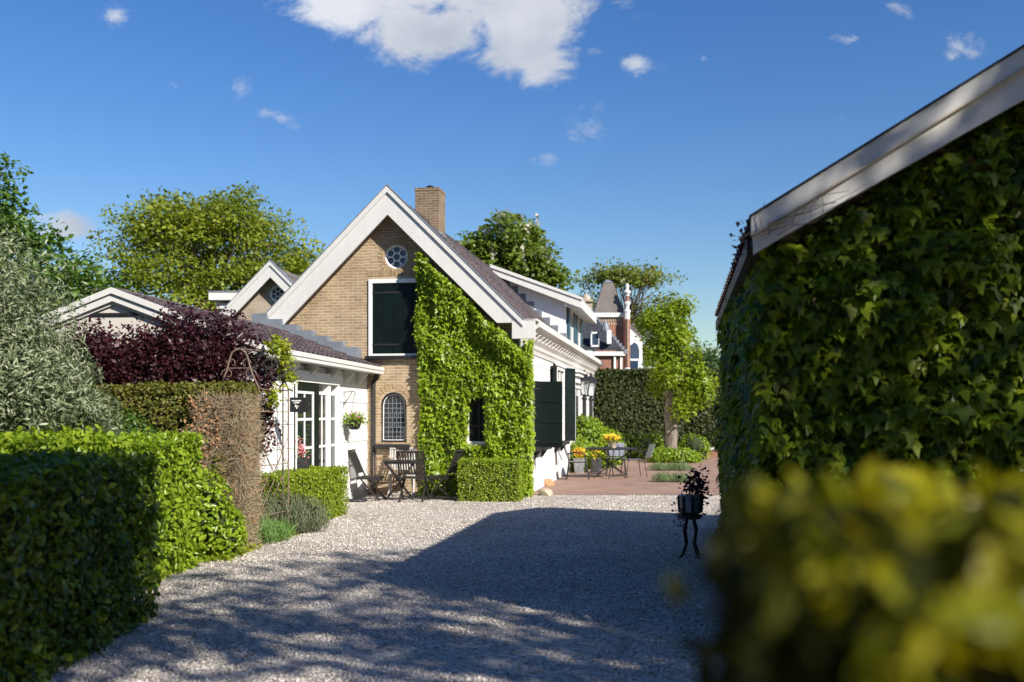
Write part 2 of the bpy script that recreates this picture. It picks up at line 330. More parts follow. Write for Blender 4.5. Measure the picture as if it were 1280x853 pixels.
# ------------------------------------------------------------------ leaves
OVAL = (np.array([(0,0,0),(.26,.3,.06),(.22,.7,.05),(0,1,-.08),(-.22,.7,.05),(-.26,.3,.06)]), np.array([(0,1,2,3),(0,3,4,5)]))
DIAM = (np.array([(0,0,0),(.32,.45,.05),(0,1,-.05),(-.32,.45,.05)]), np.array([(0,1,2,3)]))
LONG = (np.array([(0,0,0),(.11,.45,.03),(0,1,-.12),(-.11,.45,.03)]), np.array([(0,1,2,3)]))
LOBE = (np.array([(0,.06,.0),(.30,-.06,.0),(.56,.34,-.1),(.26,.42,.03),(0,1.05,-.16),(-.26,.42,.03),(-.56,.34,-.1),(-.30,-.06,0)]), np.array([(0,1,2,3),(0,3,4,5),(0,5,6,7)]))
BLADE = (np.array([(-.03,0,0),(.03,0,0),(.015,1,-.12),(-.015,1,-.12)]), np.array([(0,1,2,3)]))
PETAL = (np.array([(-.4,-.4,0),(.4,-.4,.08),(.4,.4,0),(-.4,.4,.08)]), np.array([(0,1,2,3)]))
def nrm(a): return a/np.maximum(np.linalg.norm(a, axis=-1, keepdims=True), 1e-9)
def leafmesh(P, Nm, size, tpl, jit=.5, tip=None, tipw=0.0):
    n = len(P); tv, tf = tpl
    nn = nrm(Nm+RNG.normal(0, jit, (n, 3)))
    t = RNG.normal(0, 1, (n, 3))
    if tip is not None: t = t*(1-tipw)+np.asarray(tip)*tipw*1.6
    t = nrm(t-nn*(t*nn).sum(1, keepdims=True)); s = np.cross(t, nn)
    size = np.broadcast_to(np.asarray(size, float), (n,))[:, None, None]
    V = P[:, None, :]+size*(tv[None, :, 0:1]*s[:, None, :]+tv[None, :, 1:2]*t[:, None, :]+tv[None, :, 2:3]*nn[:, None, :])
    Fc = (tf[None]+(np.arange(n)*len(tv))[:, None, None]).reshape(-1, tf.shape[1])
    return V.reshape(-1, 3), Fc, np.repeat(RNG.random(n), len(tf))
def leafobj(name, P, Nm, size, tpl, mat, parent, jit=.5, tip=None, tipw=0, rnd=None):
    V, Fc, r = leafmesh(P, Nm, size, tpl, jit, tip, tipw)
    if rnd is not None: r = np.repeat(np.clip(rnd+RNG.normal(0, .12, len(rnd)), 0, 1), len(tpl[1]))
    return mkobj(name, V, Fc, mat, parent, world=True, rnd=r)
_ph = RNG.random((6, 3, 3))*6.28; _fr = RNG.normal(0, 1, (6, 3, 3))
def sn(P, f):                                       # smooth pseudo noise, roughly -1..1
    out = 0
    for i in range(6): out = out+np.sin(P @ (_fr[i, 0]*f)+_ph[i, 0, 0])*np.cos(P @ (_fr[i, 1]*f)+_ph[i, 1, 0])
    return out/2.2
def sizes(n, s, v=.25): return s*np.clip(RNG.normal(1, v, n), .5, 1.7)
def boxhedge(name, label, cat, poly, z0, z1, dens, size, mat, core, tpl=OVAL, jit=.55, amp=.04, depth=.09, nf=3.0, group=None, tip=None, tipw=0, sprout=0, inset=.1, extra=None, z1fn=None):
    poly = [np.array(p, float) for p in poly]; c = sum(poly)/len(poly)
    t = thing(name, label, cat, (c[0], c[1], z0), 0, group)
    Ps, Ns = [], []
    n = len(poly)
    for i in range(n):
        a, b = poly[i], poly[(i+1) % n]; L = np.linalg.norm(b-a); k = int(L*(z1-z0)*dens)
        u = RNG.random(k); w = RNG.random(k); P = np.zeros((k, 3)); P[:, :2] = a+(b-a)*u[:, None]; P[:, 2] = z0+(z1-z0)*w
        nv = np.array([(b-a)[1], -(b-a)[0], 0])/L
        if np.dot(nv[:2], (a+b)/2-c) < 0: nv = -nv
        Ps.append(P); Ns.append(np.tile(nv+np.array([0, 0, .25]), (k, 1)))
    mn = np.min(poly, 0); mx = np.max(poly, 0); k = int((mx-mn).prod()*dens); Q = mn+RNG.random((k, 2))*(mx-mn)
    ins = np.ones(k, bool)
    for i in range(n):
        a, b = poly[i], poly[(i+1) % n]; cr = (b-a)[0]*(Q[:, 1]-a[1])-(b-a)[1]*(Q[:, 0]-a[0]); cc = (b-a)[0]*(c[1]-a[1])-(b-a)[1]*(c[0]-a[0])
        ins &= (cr*cc > 0)
    Q = Q[ins]; P = np.zeros((len(Q), 3)); P[:, :2] = Q; P[:, 2] = z1; Ps.append(P); Ns.append(np.tile([0, 0, 1.0], (len(Q), 1)))
    P = np.vstack(Ps); Nv = np.vstack(Ns)
    off = sn(P, nf)*amp+sn(P, nf*3.1)*amp*.5-RNG.random(len(P))**1.6*depth
    if sprout: off = off+(RNG.random(len(P)) < .06)*RNG.random(len(P))*sprout
    P = P+nrm(Nv)*off[:, None]; P[:, 2] = np.maximum(P[:, 2], z0+.01)
    if z1fn is not None: P[:, 2] += z1fn(P)*(P[:, 2]-z0)/(z1-z0)
    leafobj('foliage', P, Nv, sizes(len(P), size), tpl, mat, t, jit, tip, tipw)
    ip = []
    for i in range(n):
        p = poly[i]; e = []
        for a, b in ((poly[i-1], p), (p, poly[(i+1) % n])):
            v = np.array([(b-a)[1], -(b-a)[0]]); v = v/np.linalg.norm(v)
            if np.dot(v, (a+b)/2-c) > 0: v = -v
            e.append(v)
        ip.append(tuple(p+(e[0]+e[1])*(inset+amp)/(1+np.dot(e[0], e[1]))))
    m = MB(); m.prism(ip, z0, z1-inset-amp*.5, 'z'); m.build('branches', core, t, world=True)
    return t
def blobshrub(name, label, cat, lobes, dens, size, mat, base=None, tpl=OVAL, jit=.6, core=None, amp=.15, depth=.35, group=None, tip=None, tipw=0, stems=6, corescale=.7, part='foliage'):
    bx = base or (lobes[0][0], lobes[0][1], 0)
    t = thing(name, label, cat, bx, 0, group); Ps, Ns = [], []
    for (x, y, z, rx, ry, rz) in lobes:
        A = 4*math.pi*((rx*ry)**1.6/3+(rx*rz)**1.6/3+(ry*rz)**1.6/3)**(1/1.6); k = int(A*dens)
        d = nrm(RNG.normal(0, 1, (k, 3))); rr = 1-RNG.random(k)**1.5*depth
        P = d*rr[:, None]*np.array([rx, ry, rz])+np.array([x, y, z]); P = P+d*(sn(P, 3.0)*amp*min(rx, rz))[:, None]
        keep = P[:, 2] > .02; Ps.append(P[keep]); Ns.append((d+np.array([0, 0, .3]))[keep])
    P = np.vstack(Ps); leafobj(part, P, np.vstack(Ns), sizes(len(P), size), tpl, mat, t, jit, tip, tipw)
    m = MB()
    for (x, y, z, rx, ry, rz) in lobes:
        if core is not None:
            s = corescale; prof = [(max(.01, math.sin(a)*rx*s), -math.cos(a)*rz*s) for a in np.linspace(.05, math.pi-.05, 8)]
            m.lathe(prof, 10, (x, y, max(z, rz*s*.98+.01)))
        for _ in range(stems if core is None else 2):
            e = (x+random.uniform(-.6, .6)*rx, y+random.uniform(-.6, .6)*ry, z+random.uniform(-.2, .7)*rz)
            b0 = Vector(bx); mid = (b0+Vector(e))/2+Vector((random.uniform(-.1, .1), random.uniform(-.1, .1), .1))
            m.tube([b0, mid, e], [.03*max(.4, rz), .018*max(.4, rz), .005], 5)
    m.build('branches', core or M['bark'], t, world=True)
    return t
def tree(name, label, base, trunk_h, lobes, nclump, lpc, cr, size, mat, bark, tr=.25, group=None, tpl=DIAM, jit=.8, blossom=None, flat=.6, biased=.45, wide=1.0):
    t = thing(name, label, 'tree', base, 0, group); b0 = Vector(base)
    wts = np.array([(l[3]*l[4]*l[5])**(2/3) for l in lobes]); wts = wts/wts.sum()
    cs, dirs = [], []
    for i in range(nclump):
        l = lobes[RNG.choice(len(lobes), p=wts)]; d = nrm(RNG.normal(0, 1, 3)); d[2] = d[2] if d[2] > -.5 else -d[2]
        r = RNG.random()**biased; cs.append(np.array(l[:3])+d*r*np.array(l[3:6])); dirs.append(d)
    cs = np.array(cs); dirs = np.array(dirs)
    P = np.repeat(cs, lpc, 0); D = np.repeat(dirs, lpc, 0)
    sc_ = np.repeat(RNG.uniform(.55, 1.35, nclump), lpc)[:, None]
    g = RNG.normal(0, 1, P.shape); g = g/np.maximum(1, np.linalg.norm(g, axis=1, keepdims=True)*.6)
    P = P+g*sc_*cr*np.array([wide, wide, flat])
    clr = np.repeat(RNG.random(nclump), lpc)*.6+.2
    leafobj('crown', P, D*.5+np.array([0, -.1, .9]), sizes(len(P), size, .3), tpl, mat, t, jit, rnd=clr)
    if blossom:
        k = len(cs)//1; Q = cs[:k]+np.array([0, 0, cr*.6*flat])+RNG.normal(0, cr*.4, (k, 3)); Q = np.repeat(Q, 10, 0); Q[:, 2] += np.tile(np.linspace(-.2, .22, 10), k); Q[:, :2] += RNG.normal(0, .05, (len(Q), 2))
        leafobj('blossom', Q, RNG.normal(0, 1, Q.shape), sizes(len(Q), .13), PETAL, blossom, t, 1)
    m = MB(); top = b0+Vector((0, 0, trunk_h)); cen = np.array(cs).mean(0); zmax = cs[:, 2].max()
    ctop = Vector((cen[0]*.7+b0.x*.3, cen[1]*.7+b0.y*.3, b0.z+trunk_h+(zmax-b0.z-trunk_h)*.7))
    spine = [b0-Vector((0, 0, .2)), b0+Vector((.0, 0, .3)), top, top.lerp(ctop, .5)+Vector((tr*.6, 0, 0)), ctop]
    m.tube(spine, [tr*1.35, tr, tr*.75, tr*.45, tr*.12], 9)
    order = sorted(range(len(cs)), key=lambda i: RNG.random())[:min(len(cs), 130)]
    for i in order:
        e = Vector(cs[i]); f = random.uniform(.0, .75); s = top.lerp(ctop, f) if e.z > top.z else top
        mid = s.lerp(e, .5)+Vector((random.uniform(-1, 1), random.uniform(-1, 1), random.uniform(-.2, 1)))*((e-s).length*.09)
        r0 = tr*.28*(1-f*.6); m.tube([s, s.lerp(mid, .5)+Vector((0, 0, (e-s).length*.03)), mid, e], [r0, r0*.7, r0*.45, r0*.1], 5)
    m.build('trunk', bark, t, world=True, smooth=True)
    return t
def cutwall(o, boxes):                               # real openings in a wall, cutters are removed afterwards
    cs = []
    for b in boxes:
        c = b.build('cutter', M['darkbox']); cs.append(c)
        c.matrix_world = MW[o.name]
        md = o.modifiers.new('cut', 'BOOLEAN'); md.object = c; md.operation = 'DIFFERENCE'; md.solver = 'EXACT'
    bpy.context.view_layer.update()
    dg = bpy.context.evaluated_depsgraph_get(); me = bpy.data.meshes.new_from_object(o.evaluated_get(dg), depsgraph=dg)
    o.modifiers.clear(); o.data = me
    for c in cs: bpy.data.objects.remove(c, do_unlink=True)
def tiles(name, p0, along, up, L, S, mat, parent, tw=.24, th=.3, amp=.022, step=.028):
    p0, along, up = Vector(p0), Vector(along).normalized(), Vector(up).normalized(); n = along.cross(up)
    if n.z < 0: n = -n
    nx = max(4, int(L/tw)*6); rows = max(1, int(S/th)); V = []
    for r in range(rows):
        for e in (0, 1):
            for i in range(nx+1):
                a = L*i/nx; ph = (a/tw) % 1
                w = amp*(math.sin(ph*2*math.pi)+.5*math.sin(ph*4*math.pi))
                j = mnoise.noise(Vector((int(a/tw)*3.7, r*5.1, 1)))*.010
                V.append(p0+along*a+up*(S*(r+e)/rows)+n*(w+j+step*(1-e)))
    Fc = []; W = nx+1
    for k in range(rows*2-1):
        for i in range(nx): Fc.append((k*W+i, k*W+i+1, (k+1)*W+i+1, (k+1)*W+i))
    return mkobj(name, [tuple(v) for v in V], Fc, mat, parent)
# ------------------------------------------------------------------ ground
def sheet(name, pts, z, mat, label=None):
    m = MB(); m.add([(x, y, z) for x, y in pts], [tuple(range(len(pts)))]); o = m.build(name, mat); o['kind'] = 'structure'; return o
sheet('ground', [(-900,-900),(900,-900),(900,1500),(-900,1500)], 0, M['grass'])
sheet('planting_bed', [(-12,-3),(-2.6,-3),(-2.8,8.2),(-3.1,10.6),(-2.85,12.4),(-2.5,13.7),(-2.6,16),(-3.1,16),(-8,16)], .008, M['soil'])
GRAVEL = [(-2.9,-9),(-2.9,7.7),(-3.5,8.1),(-3.5,10.0),(-3.2,10.9),(-3.0,12.3),(-2.62,13.6),(-2.75,16),(-3.3,19.6),(.4,19.3),(12,19.3),(12,-9)]
sheet('gravel_drive', GRAVEL, .016, M['gravel'])
sheet('brick_patio', [(0,19.3),(20,19.3),(20,38),(2.5,38)], .022, M['patio'])
def pebbles():
    xs = []
    for (y0, y1, d) in ((5.6, 8, 2300), (8, 11, 1500), (11, 15, 800), (15, 19.25, 420)):
        w = 9; k = int((y1-y0)*w*d); P = np.column_stack([RNG.uniform(-3.3, 5.7, k), RNG.uniform(y0, y1, k)])
        lim = np.interp(P[:, 1], [5, 8, 10.6, 12.3, 13.6, 16, 19.3], [-2.85, -3.2, -3.2, -2.98, -2.65, -2.75, -3.2])
        P = P[(P[:, 0] > lim) & (P[:, 0] < .33*P[:, 1]+.5)]; xs.append(P)
    P = np.vstack(xs); q = np.column_stack([P, np.zeros(len(P))]); P = P[RNG.random(len(P)) < .72+.4*sn(q, 1.3)+.25*sn(q, 4)]; n = len(P)
    ov = np.array([(1,0,0),(-.8,.2,0),(.1,.8,0),(0,-.9,.1),(.1,.1,.75),(0,0,-.6)]); of = np.array([(0,2,4),(2,1,4),(1,3,4),(3,0,4),(2,0,5),(1,2,5),(3,1,5),(0,3,5)])
    s = RNG.uniform(.006, .0125, n)*(1+np.clip(P[:, 1]-9, 0, 10)*.03); a = RNG.uniform(0, 6.28, n); ti = RNG.normal(0, .4, (n, 2))
    V = ov[None]*s[:, None, None]*np.stack([RNG.uniform(.7, 1.3, n), RNG.uniform(.7, 1.3, n), RNG.uniform(.6, 1.1, n)], 1)[:, None, :]
    x = V[..., 0]*np.cos(a)[:, None]-V[..., 1]*np.sin(a)[:, None]; y = V[..., 0]*np.sin(a)[:, None]+V[..., 1]*np.cos(a)[:, None]; z = V[..., 2]+x*ti[:, :1]+y*ti[:, 1:]
    V = np.stack([x+P[:, :1], y+P[:, 1:], z+.02], -1).reshape(-1, 3)
    Fc = (of[None]+(np.arange(n)*6)[:, None, None]).reshape(-1, 3)
    m, nt, N, L, p = newmat('pebbles'); at = N.new('ShaderNodeAttribute'); at.attribute_name = 'rnd'
    L.new(ramp(N, L, at.outputs['Fac'], [(0, (.18, .155, .13)), (.22, (.44, .385, .33)), (.6, (.63, .565, .49)), (1, (.86, .81, .73))]), p.inputs['Base Color']); p.inputs['Roughness'].default_value = .85
    o = mkobj('loose_gravel', V, Fc, m, rnd=np.repeat(RNG.random(n), 8)); tagp(o, 'pale crushed gravel stones covering the driveway', 'gravel', None, 'stuff')
pebbles()
# ------------------------------------------------------------------ house
A = math.radians(9.63)
house = thing('farmhouse', 'white and buff brick farmhouse with steep gable, purple tiled roof and long white side wall', 'house', (.23, 18.95, 0), -A)
def fx(px): r = (px-640)/F; return -((.23-r*18.95)/(.986+.167*r))
def fz(py, x): return WZ(py, 18.95-.167*x)
def su(px, x=0):
    r = (px-640)/F; return (.23+.986*x-r*(18.95-.167*x))/(.9859*r-.1673)
RZ, EZ, HW = 5.9, 3.34, 2.6
HL = 15.1
# front gable wall with openings
m = MB(); m.prism([(-5.2, 0), (0, 0), (0, 3.3), (-.08, 3.36), (-2.6, 5.72), (-5.12, 3.3), (-5.2, 3.25)], 0, .3); wall = m.build('brick_wall', M['brick'], house)
ROSE = (fx(495), fz(321, -2.6)); RR = .235
xa0, xa1 = fx(476.5), fx(508); za0, zsp = fz(553, xa0), fz(507, xa0); ra = (xa1-xa0)/2; xac = (xa0+xa1)/2
arch_pts = [(xa0, za0), (xa1, za0)]+[(xac+ra*math.cos(t), zsp+ra*math.sin(t)) for t in np.linspace(0, math.pi, 13)]
xu0, xu1, zu0, zu1 = fx(461), fx(534), fz(445, -2.6), fz(349, -2.6)
xi0, xi1, zi0, zi1 = fx(583), fx(613), fz(555, -1), fz(492, -1)
cuts = [MB().prism([(ROSE[0]+RR*math.cos(t), ROSE[1]+RR*math.sin(t)) for t in np.linspace(0, 2*math.pi, 25)[:-1]], -.2, .16),
        MB().prism(arch_pts, -.2, .15), MB().box(xu0+.04, xu1-.04, -.2, .12, zu0+.04, zu1-.04), MB().box(xi0, xi1, -.2, .16, zi0, zi1)]
cutwall(wall, cuts)
# soldier arches of bricks round the round window and over the arched one
m = MB()
for k in range(26):
    t = 2*math.pi*k/26; M4 = Matrix.Translation((ROSE[0], 0, ROSE[1])) @ Matrix.Rotation(-t, 4, 'Y'); m.box(RR+.02, RR+.13, -.006, .01, -.024, .024, M4)
for k in range(15):
    if k == 0: m.build('brick_arch', M['brickplain'], house, bevel=.003); m = MB()
    t = math.pi*k/14; M4 = Matrix.Translation((xac, 0, zsp)) @ Matrix.Rotation(-t, 4, 'Y'); m.box(ra+.06, ra+.17, -.006, .01, -.022, .022, M4)
m.build('brick_arch', M['brickplain'], house, bevel=.003); m = MB()
for k in range(17): m.box(xu0-.02+k*.075, xu0+.045+k*.075, -.006, .01, zu1+.06, zu1+.17)
m.build('brick_arch', M['brickplain'], house, bevel=.003)
def disc(m, cx, cz, r, y0, y1, seg=24): m.prism([(cx+r*math.cos(t), cz+r*math.sin(t)) for t in np.linspace(0, 2*math.pi, seg+1)[:-1]], y0, y1)
def ring(m, cx, cz, r, w, y, seg=28): m.tube([(cx+r*math.cos(t), y, cz+r*math.sin(t)) for t in np.linspace(0, 2*math.pi, seg+1)[:-1]], w, 6, close=True)
def rose(par, cx, cz, R, y, sc_=1):
    m = MB(); ring(m, cx, cz, R-.012, .03*sc_, y); ring(m, cx, cz, R*.3, .013*sc_, y)
    for k in range(6):
        a = math.pi/2+k*math.pi/3; ring(m, cx+R*.62*math.cos(a), cz+R*.62*math.sin(a), R*.31, .013*sc_, y, 16)
    w = m.build('round_window', M['white'], par, smooth=True)
    m = MB(); disc(m, cx, cz, R-.005, y+.03, y+.04); m.build('pane', M['glassb'], w)
rose(house, ROSE[0], ROSE[1], RR, .06)
# arched leaded window
m = MB(); ap = [(p[0], .03, p[1]) for p in arch_pts]; m.tube(ap, .035, 6, close=True); aw = m.build('arched_window', M['black'], house)
m = MB(); s_ = .88; m.tube([(xac+(p[0]-xac)*s_, .05, (za0+.62)+(p[1]-za0-.62)*.93) for p in arch_pts], .014, 6, close=True)
m.build('inner_frame', M['white'], aw)
m = MB(); w_ = ra*.8
for i, f in enumerate((-.6, -.2, .2, .6)): m.box(xac+f*w_-.005, xac+f*w_+.005, .055, .067, za0+.06, zsp+(.1 if abs(f) > .3 else .2))
for i in range(8):
    z = za0+.1+i*.093; m.box(xac-w_, xac+w_, .052, .064, z, z+.011)
for f in (-.4, 0, .4): m.box(xac+f*w_-.004, xac+f*w_+.004, .05, .062, za0+.29, za0+.38); m.box(xac+f*w_-.004, xac+f*w_+.004, .05, .062, za0+.48, za0+.56)
m.build('lead_lattice', M['lead'], aw)
m = MB(); m.prism([(xac+(p[0]-xac)*.97, p[1]) for p in arch_pts], .085, .095); m.build('pane', M['glass'], aw)
m = MB(); m.box(xa0-.1, xa1+.08, -.11, .06, za0-.13, za0-.035); m.build('sill', M['black'], aw, bevel=.01)
# hay door in the gable
m = MB()
for b in ((xu0, xu0+.075, zu0, zu1), (xu1-.075, xu1, zu0, zu1), (xu0, xu1, zu1-.08, zu1), (xu0, xu1, zu0, zu0+.04)): m.box(b[0], b[1], -.03 if b[2] == zu0 and b[3] == zu1 else -.033, .04, b[2], b[3])
hd = m.build('hay_door', M['white'], house, bevel=.004)
m = MB(); nb = 5; wb = (xu1-xu0-.17)/nb
for i in range(nb): m.box(xu0+.085+i*wb, xu0+.085+(i+1)*wb-.006, -.012, .03, zu0+.05, zu1-.09)
m.build('door_leaf', M['green'], hd, bevel=.004)
for z in (zu0+.2, zu1-.28): MB().box(xu0+.05, xu0+.62, -.022, -.014, z, z+.035).build('hinge', M['iron'], hd)
m = MB(); m.box(xu0-.05, xu1+.05, -.1, .02, zu0-.07, zu0-.004); m.build('sill', M['black'], hd, bevel=.006)
# window in the ivy
m = MB()
for b in ((xi0, xi0+.04, zi0, zi1), (xi1-.04, xi1, zi0, zi1), (xi0, xi1, zi1-.04, zi1), (xi0, xi1, zi0, zi0+.045)): m.box(b[0], b[1], .03+(.003 if b[3]-b[2] < .2 else 0), .07, b[2], b[3])
iw = m.build('window', M['white'], house)
m = MB(); m.box(xi0, xi1, .08, .09, zi0, zi1); m.build('pane', M['glass'], iw)
m = MB(); m.box(xi0, xi1, .05, .075, zi0+.33, zi0+.355); m.box((xi0+xi1)/2-.012, (xi0+xi1)/2+.012, .05, .072, zi0+.05, zi1-.04); m.build('frame', M['black'], iw)
# white lapped side wall
m = MB()
for i in range(8):
    z0 = .0+i*.37; z1 = min(z0+.37, 3.0)
    if z0 >= 3: break
    m.prism([(-.3, z0), (.015, z0), (.006, z1-.002), (-.3, z1-.002)], .302, HL)
m.build('white_wall', M['white'], house)
m = MB(); m.prism([(-5.2, 0), (-5, 0), (-5, 3.2), (-5.2, 3.2)], .3, HL); m.prism([(-5.2, 0), (0, 0), (0, 3.3), (-2.6, 5.7), (-5.2, 3.25)], HL, HL+.2); m.build('rear_wall', M['brick_side'], house)
# cornice along the side, with its row of modillions
prof = [(.0, 2.86), (.05, 2.9), (.06, 2.97), (.12, 3.05), (.13, 3.12), (.27, 3.22), (.31, 3.24), (.31, 3.36), (.28, 3.38), (-.1, 3.38), (-.1, 2.86)]
m = MB(); m.prism(prof, -.04, HL+.25)
for k in range(28):
    y = .15+k*.54; m.prism([(.05, 3.0), (.10, 3.02), (.20, 3.13), (.22, 3.2), (.05, 3.2)], y, y+.2)
m.build('cornice', M['trim'], house)
m = MB(); m.prism([(.0, 2.78), (.035, 2.78), (.05, 2.85), (.0, 2.85)], .31, HL); m.build('frieze_moulding', M['trim'], house)
# barge boards
def barge(par, W, RZ, EZ, th, y, mat, mat2, cut=.42, cx=-2.6, right_end=None, tw=.05):
    sl_ = (RZ-EZ)/W
    for s in (-1, 1):
        e = W if s < 0 or right_end is None else right_end
        ez = RZ-sl_*e; inn = RZ-th
        pts = [(cx, RZ), (cx+s*e, ez), (cx+s*(e-.02), ez-.04), (cx+s*(inn-ez+.04)/sl_, ez-.04), (cx, inn)]
        b = MB().prism(pts, y-tw/2, y+tw/2).build('barge_board', mat, par, bevel=.004)
        q = .13; pts = [(cx, RZ+.035), (cx+s*(e+.015), ez+.035-.015*sl_), (cx+s*(e+.015), ez+.035-q-.015*sl_), (cx, RZ+.035-q)]
        MB().prism(pts, y-tw/2-.035, y-tw/2-.002).build('cover_strip', mat2, b, bevel=.004)
        pts = [(cx, RZ+.055), (cx+s*(e+.03), ez+.055-.03*sl_), (cx+s*(e+.03), ez+.036-.03*sl_), (cx, RZ+.036)]
        MB().prism(pts, y-tw/2-.045, y+.1).build('metal_edge', M['lead'], b)
    m = MB()
    for s in (-1, 1):
        e = W if s < 0 or right_end is None else right_end
        m.prism([(cx, RZ-.1), (cx+s*e, RZ-.1-sl_*e), (cx+s*e, RZ-.14-sl_*e), (cx, RZ-.14)], y+tw/2, 0)
    m.build('soffit', mat, par)
barge(house, 2.62, RZ+.03, EZ+.0, .52, -.3, M['trim'], M['trim'], right_end=2.62)
m = MB(); m.box(-.18, .26, -.33, -.27, 3.0, 3.37); m.box(-.18, .3, -.33, .0, 3.33, 3.37); m.build('eave_return', M['trim'], house, bevel=.004)
sl_ = (RZ-EZ)/2.6; up = Vector((-1, 0, sl_)).normalized(); S = math.hypot(2.6, RZ-EZ)
tiles('roof', (.06, -.26, EZ-.13), (0,1,0), (-1,0,sl_), HL+.4, S+.03, M['tile'], house)
tiles('roof', (-5.26, -.26, EZ-.13), (0,1,0), (1,0,sl_), HL+.4, S+.03, M['tile'], house)
m = MB()
for k in range(44): m.tube([(-2.6, -.2+k*.355, RZ-.09), (-2.6, -.2+k*.355+.37, RZ-.08)], [.07, .08], 8)
m.build('ridge_tiles', M['tile'], house)
# chimney
cy = 2.95
m = MB(); m.box(-2.52, -1.98, cy-.3, cy+.3, 5.05, 6.53); m.box(-2.53, -1.97, cy-.31, cy+.31, 6.53, 6.59); ch = m.build('chimney', M['brickold'], house); CHX = -.34
m = MB(); m.box(-2.35, -2.15, cy-.1, cy+.1, 6.59, 6.63); m.lathe([(.09, 6.63), (.1, 6.67), (.04, 6.70)], 10, (-2.25, cy, 0)); m.build('chimney_cowl', M['black'], ch)
m = MB(); m.box(-2.545, -1.955, cy-.325, cy-.303, 5.35, 5.62); m.box(-1.977, -1.955, cy-.3, cy+.3, 5.2, 5.62)
for i in range(4): m.box(-1.97+i*.1, -1.85+i*.1, cy-.326, cy-.304, 5.38-i*.12, 5.56-i*.12)
m.build('flashing', M['lead'], ch)
ch.location.x = CHX
# shed dormer
dy0, dy1 = 10.4, HL-.05
dz = lambda x: 5.93-.372*(x+2.6)
dm = MB(); dm.prism([(-2.4, RZ-.05-.2*sl_), (-.4, dz(-.4)-.08), (-.4, 3.6), (-.5, 3.6)], dy0, dy0+.06); dm.prism([(-2.4, RZ-.05-.2*sl_), (-.4, dz(-.4)-.08), (-.4, 3.6), (-.5, 3.6)], dy1-.06, dy1)
dm.box(-.46, -.4, dy0+.06, dy1-.06, 3.6, dz(-.4)-.08); dorm = dm.build('dormer', M['white'], house)
m = MB(); m.prism([(-2.6, 5.97), (.1, dz(.1)+.03), (.1, dz(.1)-.27), (-.1, dz(-.1)-.27), (-2.6, 5.72)], dy0-.3, dy0-.25); m.prism([(-2.6, 6.0), (.14, dz(.14)+.05), (.14, dz(.14)-.03), (-2.6, 5.9)], dy0-.335, dy0-.303)
m.prism([(-2.6, 5.95), (.1, dz(.1)+.02), (.1, dz(.1)-.02), (-2.6, 5.9)], dy0-.25, dy1+.25); m.box(.02, .1, dy0-.25, dy1+.25, dz(.1)-.27, dz(.1)-.03); m.prism([(-.4, 4.75), (.02, dz(.1)-.27), (.02, dz(.1)-.2), (-.4, 4.85)], dy0-.25, dy1+.2)
m.build('dormer_roof', M['trim'], dorm)
m = MB()
for i in range(8):
    x = -2.3+i*.24; z = RZ-sl_*(x+2.6)-.12; m.box(x, x+.24, dy0-.02, dy0-.004, z-.2, z+.13)
m.build('stepped_flashing', M['lead'], dorm)
for i in range(2):
    y = dy0+.75+i*2.2; m = MB()
    for b in ((y, y+.07), (y+.93, y+1.0)): m.box(-.4, -.36, b[0], b[1], 3.75, 4.72)
    m.box(-.4, -.363, y, y+1, 4.65, 4.72); m.box(-.4, -.363, y, y+1, 3.75, 3.82); m.box(-.4, -.37, y+.48, y+.52, 3.8, 4.7); m.box(-.4, -.37, y, y+1, 4.2, 4.24)
    w = m.build('window', M['white'], dorm); MB().box(-.398, -.385, y+.05, y+.95, 3.8, 4.68).build('pane', M['glassb'], w)
    for yy in (y-.5, y+1.02): MB().box(-.39, -.33, yy, yy+.47, 3.72, 4.74).build('shutter', M['bluegreen'], dorm, bevel=.005)
# side windows, shutters, door
def sidewin(u0, u1, z0, z1, cols=2, rows=3):
    m = MB()
    for b in ((u0, u0+.09), (u1-.09, u1)): m.box(.012, .085, b[0], b[1], z0, z1)
    m.box(.012, .088, u0, u1, z1-.09, z1); m.box(.012, .088, u0, u1, z0, z0+.08); m.box(.012, .12, u0-.06, u1+.06, z1, z1+.06)
    w = m.build('window', M['white'], house, bevel=.004)
    m = MB()
    for i in range(1, cols): y = u0+(u1-u0)*i/cols; m.box(.03, .06, y-.018, y+.018, z0+.08, z1-.09)
    for i in range(1, rows): z = z0+(z1-z0)*i/rows; m.box(.03, .058, u0+.09, u1-.09, z-.018, z+.018)
    m.build('glazing_bars', M['white'], w); MB().box(.02, .028, u0+.08, u1-.08, z0+.07, z1-.08).build('pane', M['glass'], w)
    m = MB(); m.box(.012, .2, u0-.12, u1+.12, z0-.09, z0-.003)
    for y in (u0+.1, u1-.2): m.prism([(.0, z0-.3), (.15, z0-.09), (.0, z0-.09)], y, y+.04)
    m.build('sill', M['iron'], w)
sidewin(1.1, 2.5, .93, 2.25); sidewin(4.5, 6.0, .93, 2.72, 2, 4)
def shutter(u, z0, z1, w, ang, hinge=1):
    m = MB(); t = Matrix.Translation((.05, u, 0)) @ Matrix.Rotation(ang, 4, 'Z')
    m.box(0, w, -.02, .02, z0, z1, t)
    n = 3
    for i in range(n):
        zz0 = z0+.07+(z1-z0-.07)/n*i; zz1 = zz0+(z1-z0-.07)/n-.07; m.box(.07, w-.07, -.034, -.022, zz0, zz1, t); m.box(.07, w-.07, .022, .034, zz0, zz1, t)
    s = m.build('shutter', M['green'], house, bevel=.006)
    for z in (z0+.12, z1-.16): MB().box(-.04, .1, -.042, -.036, z, z+.03, t).build('hinge', M['iron'], s)
shutter(1.02, .92, 2.24, .56, math.radians(1))
shutter(2.58, .92, 2.24, .56, math.radians(84))
shutter(4.46, .92, 2.74, .78, math.radians(-86))
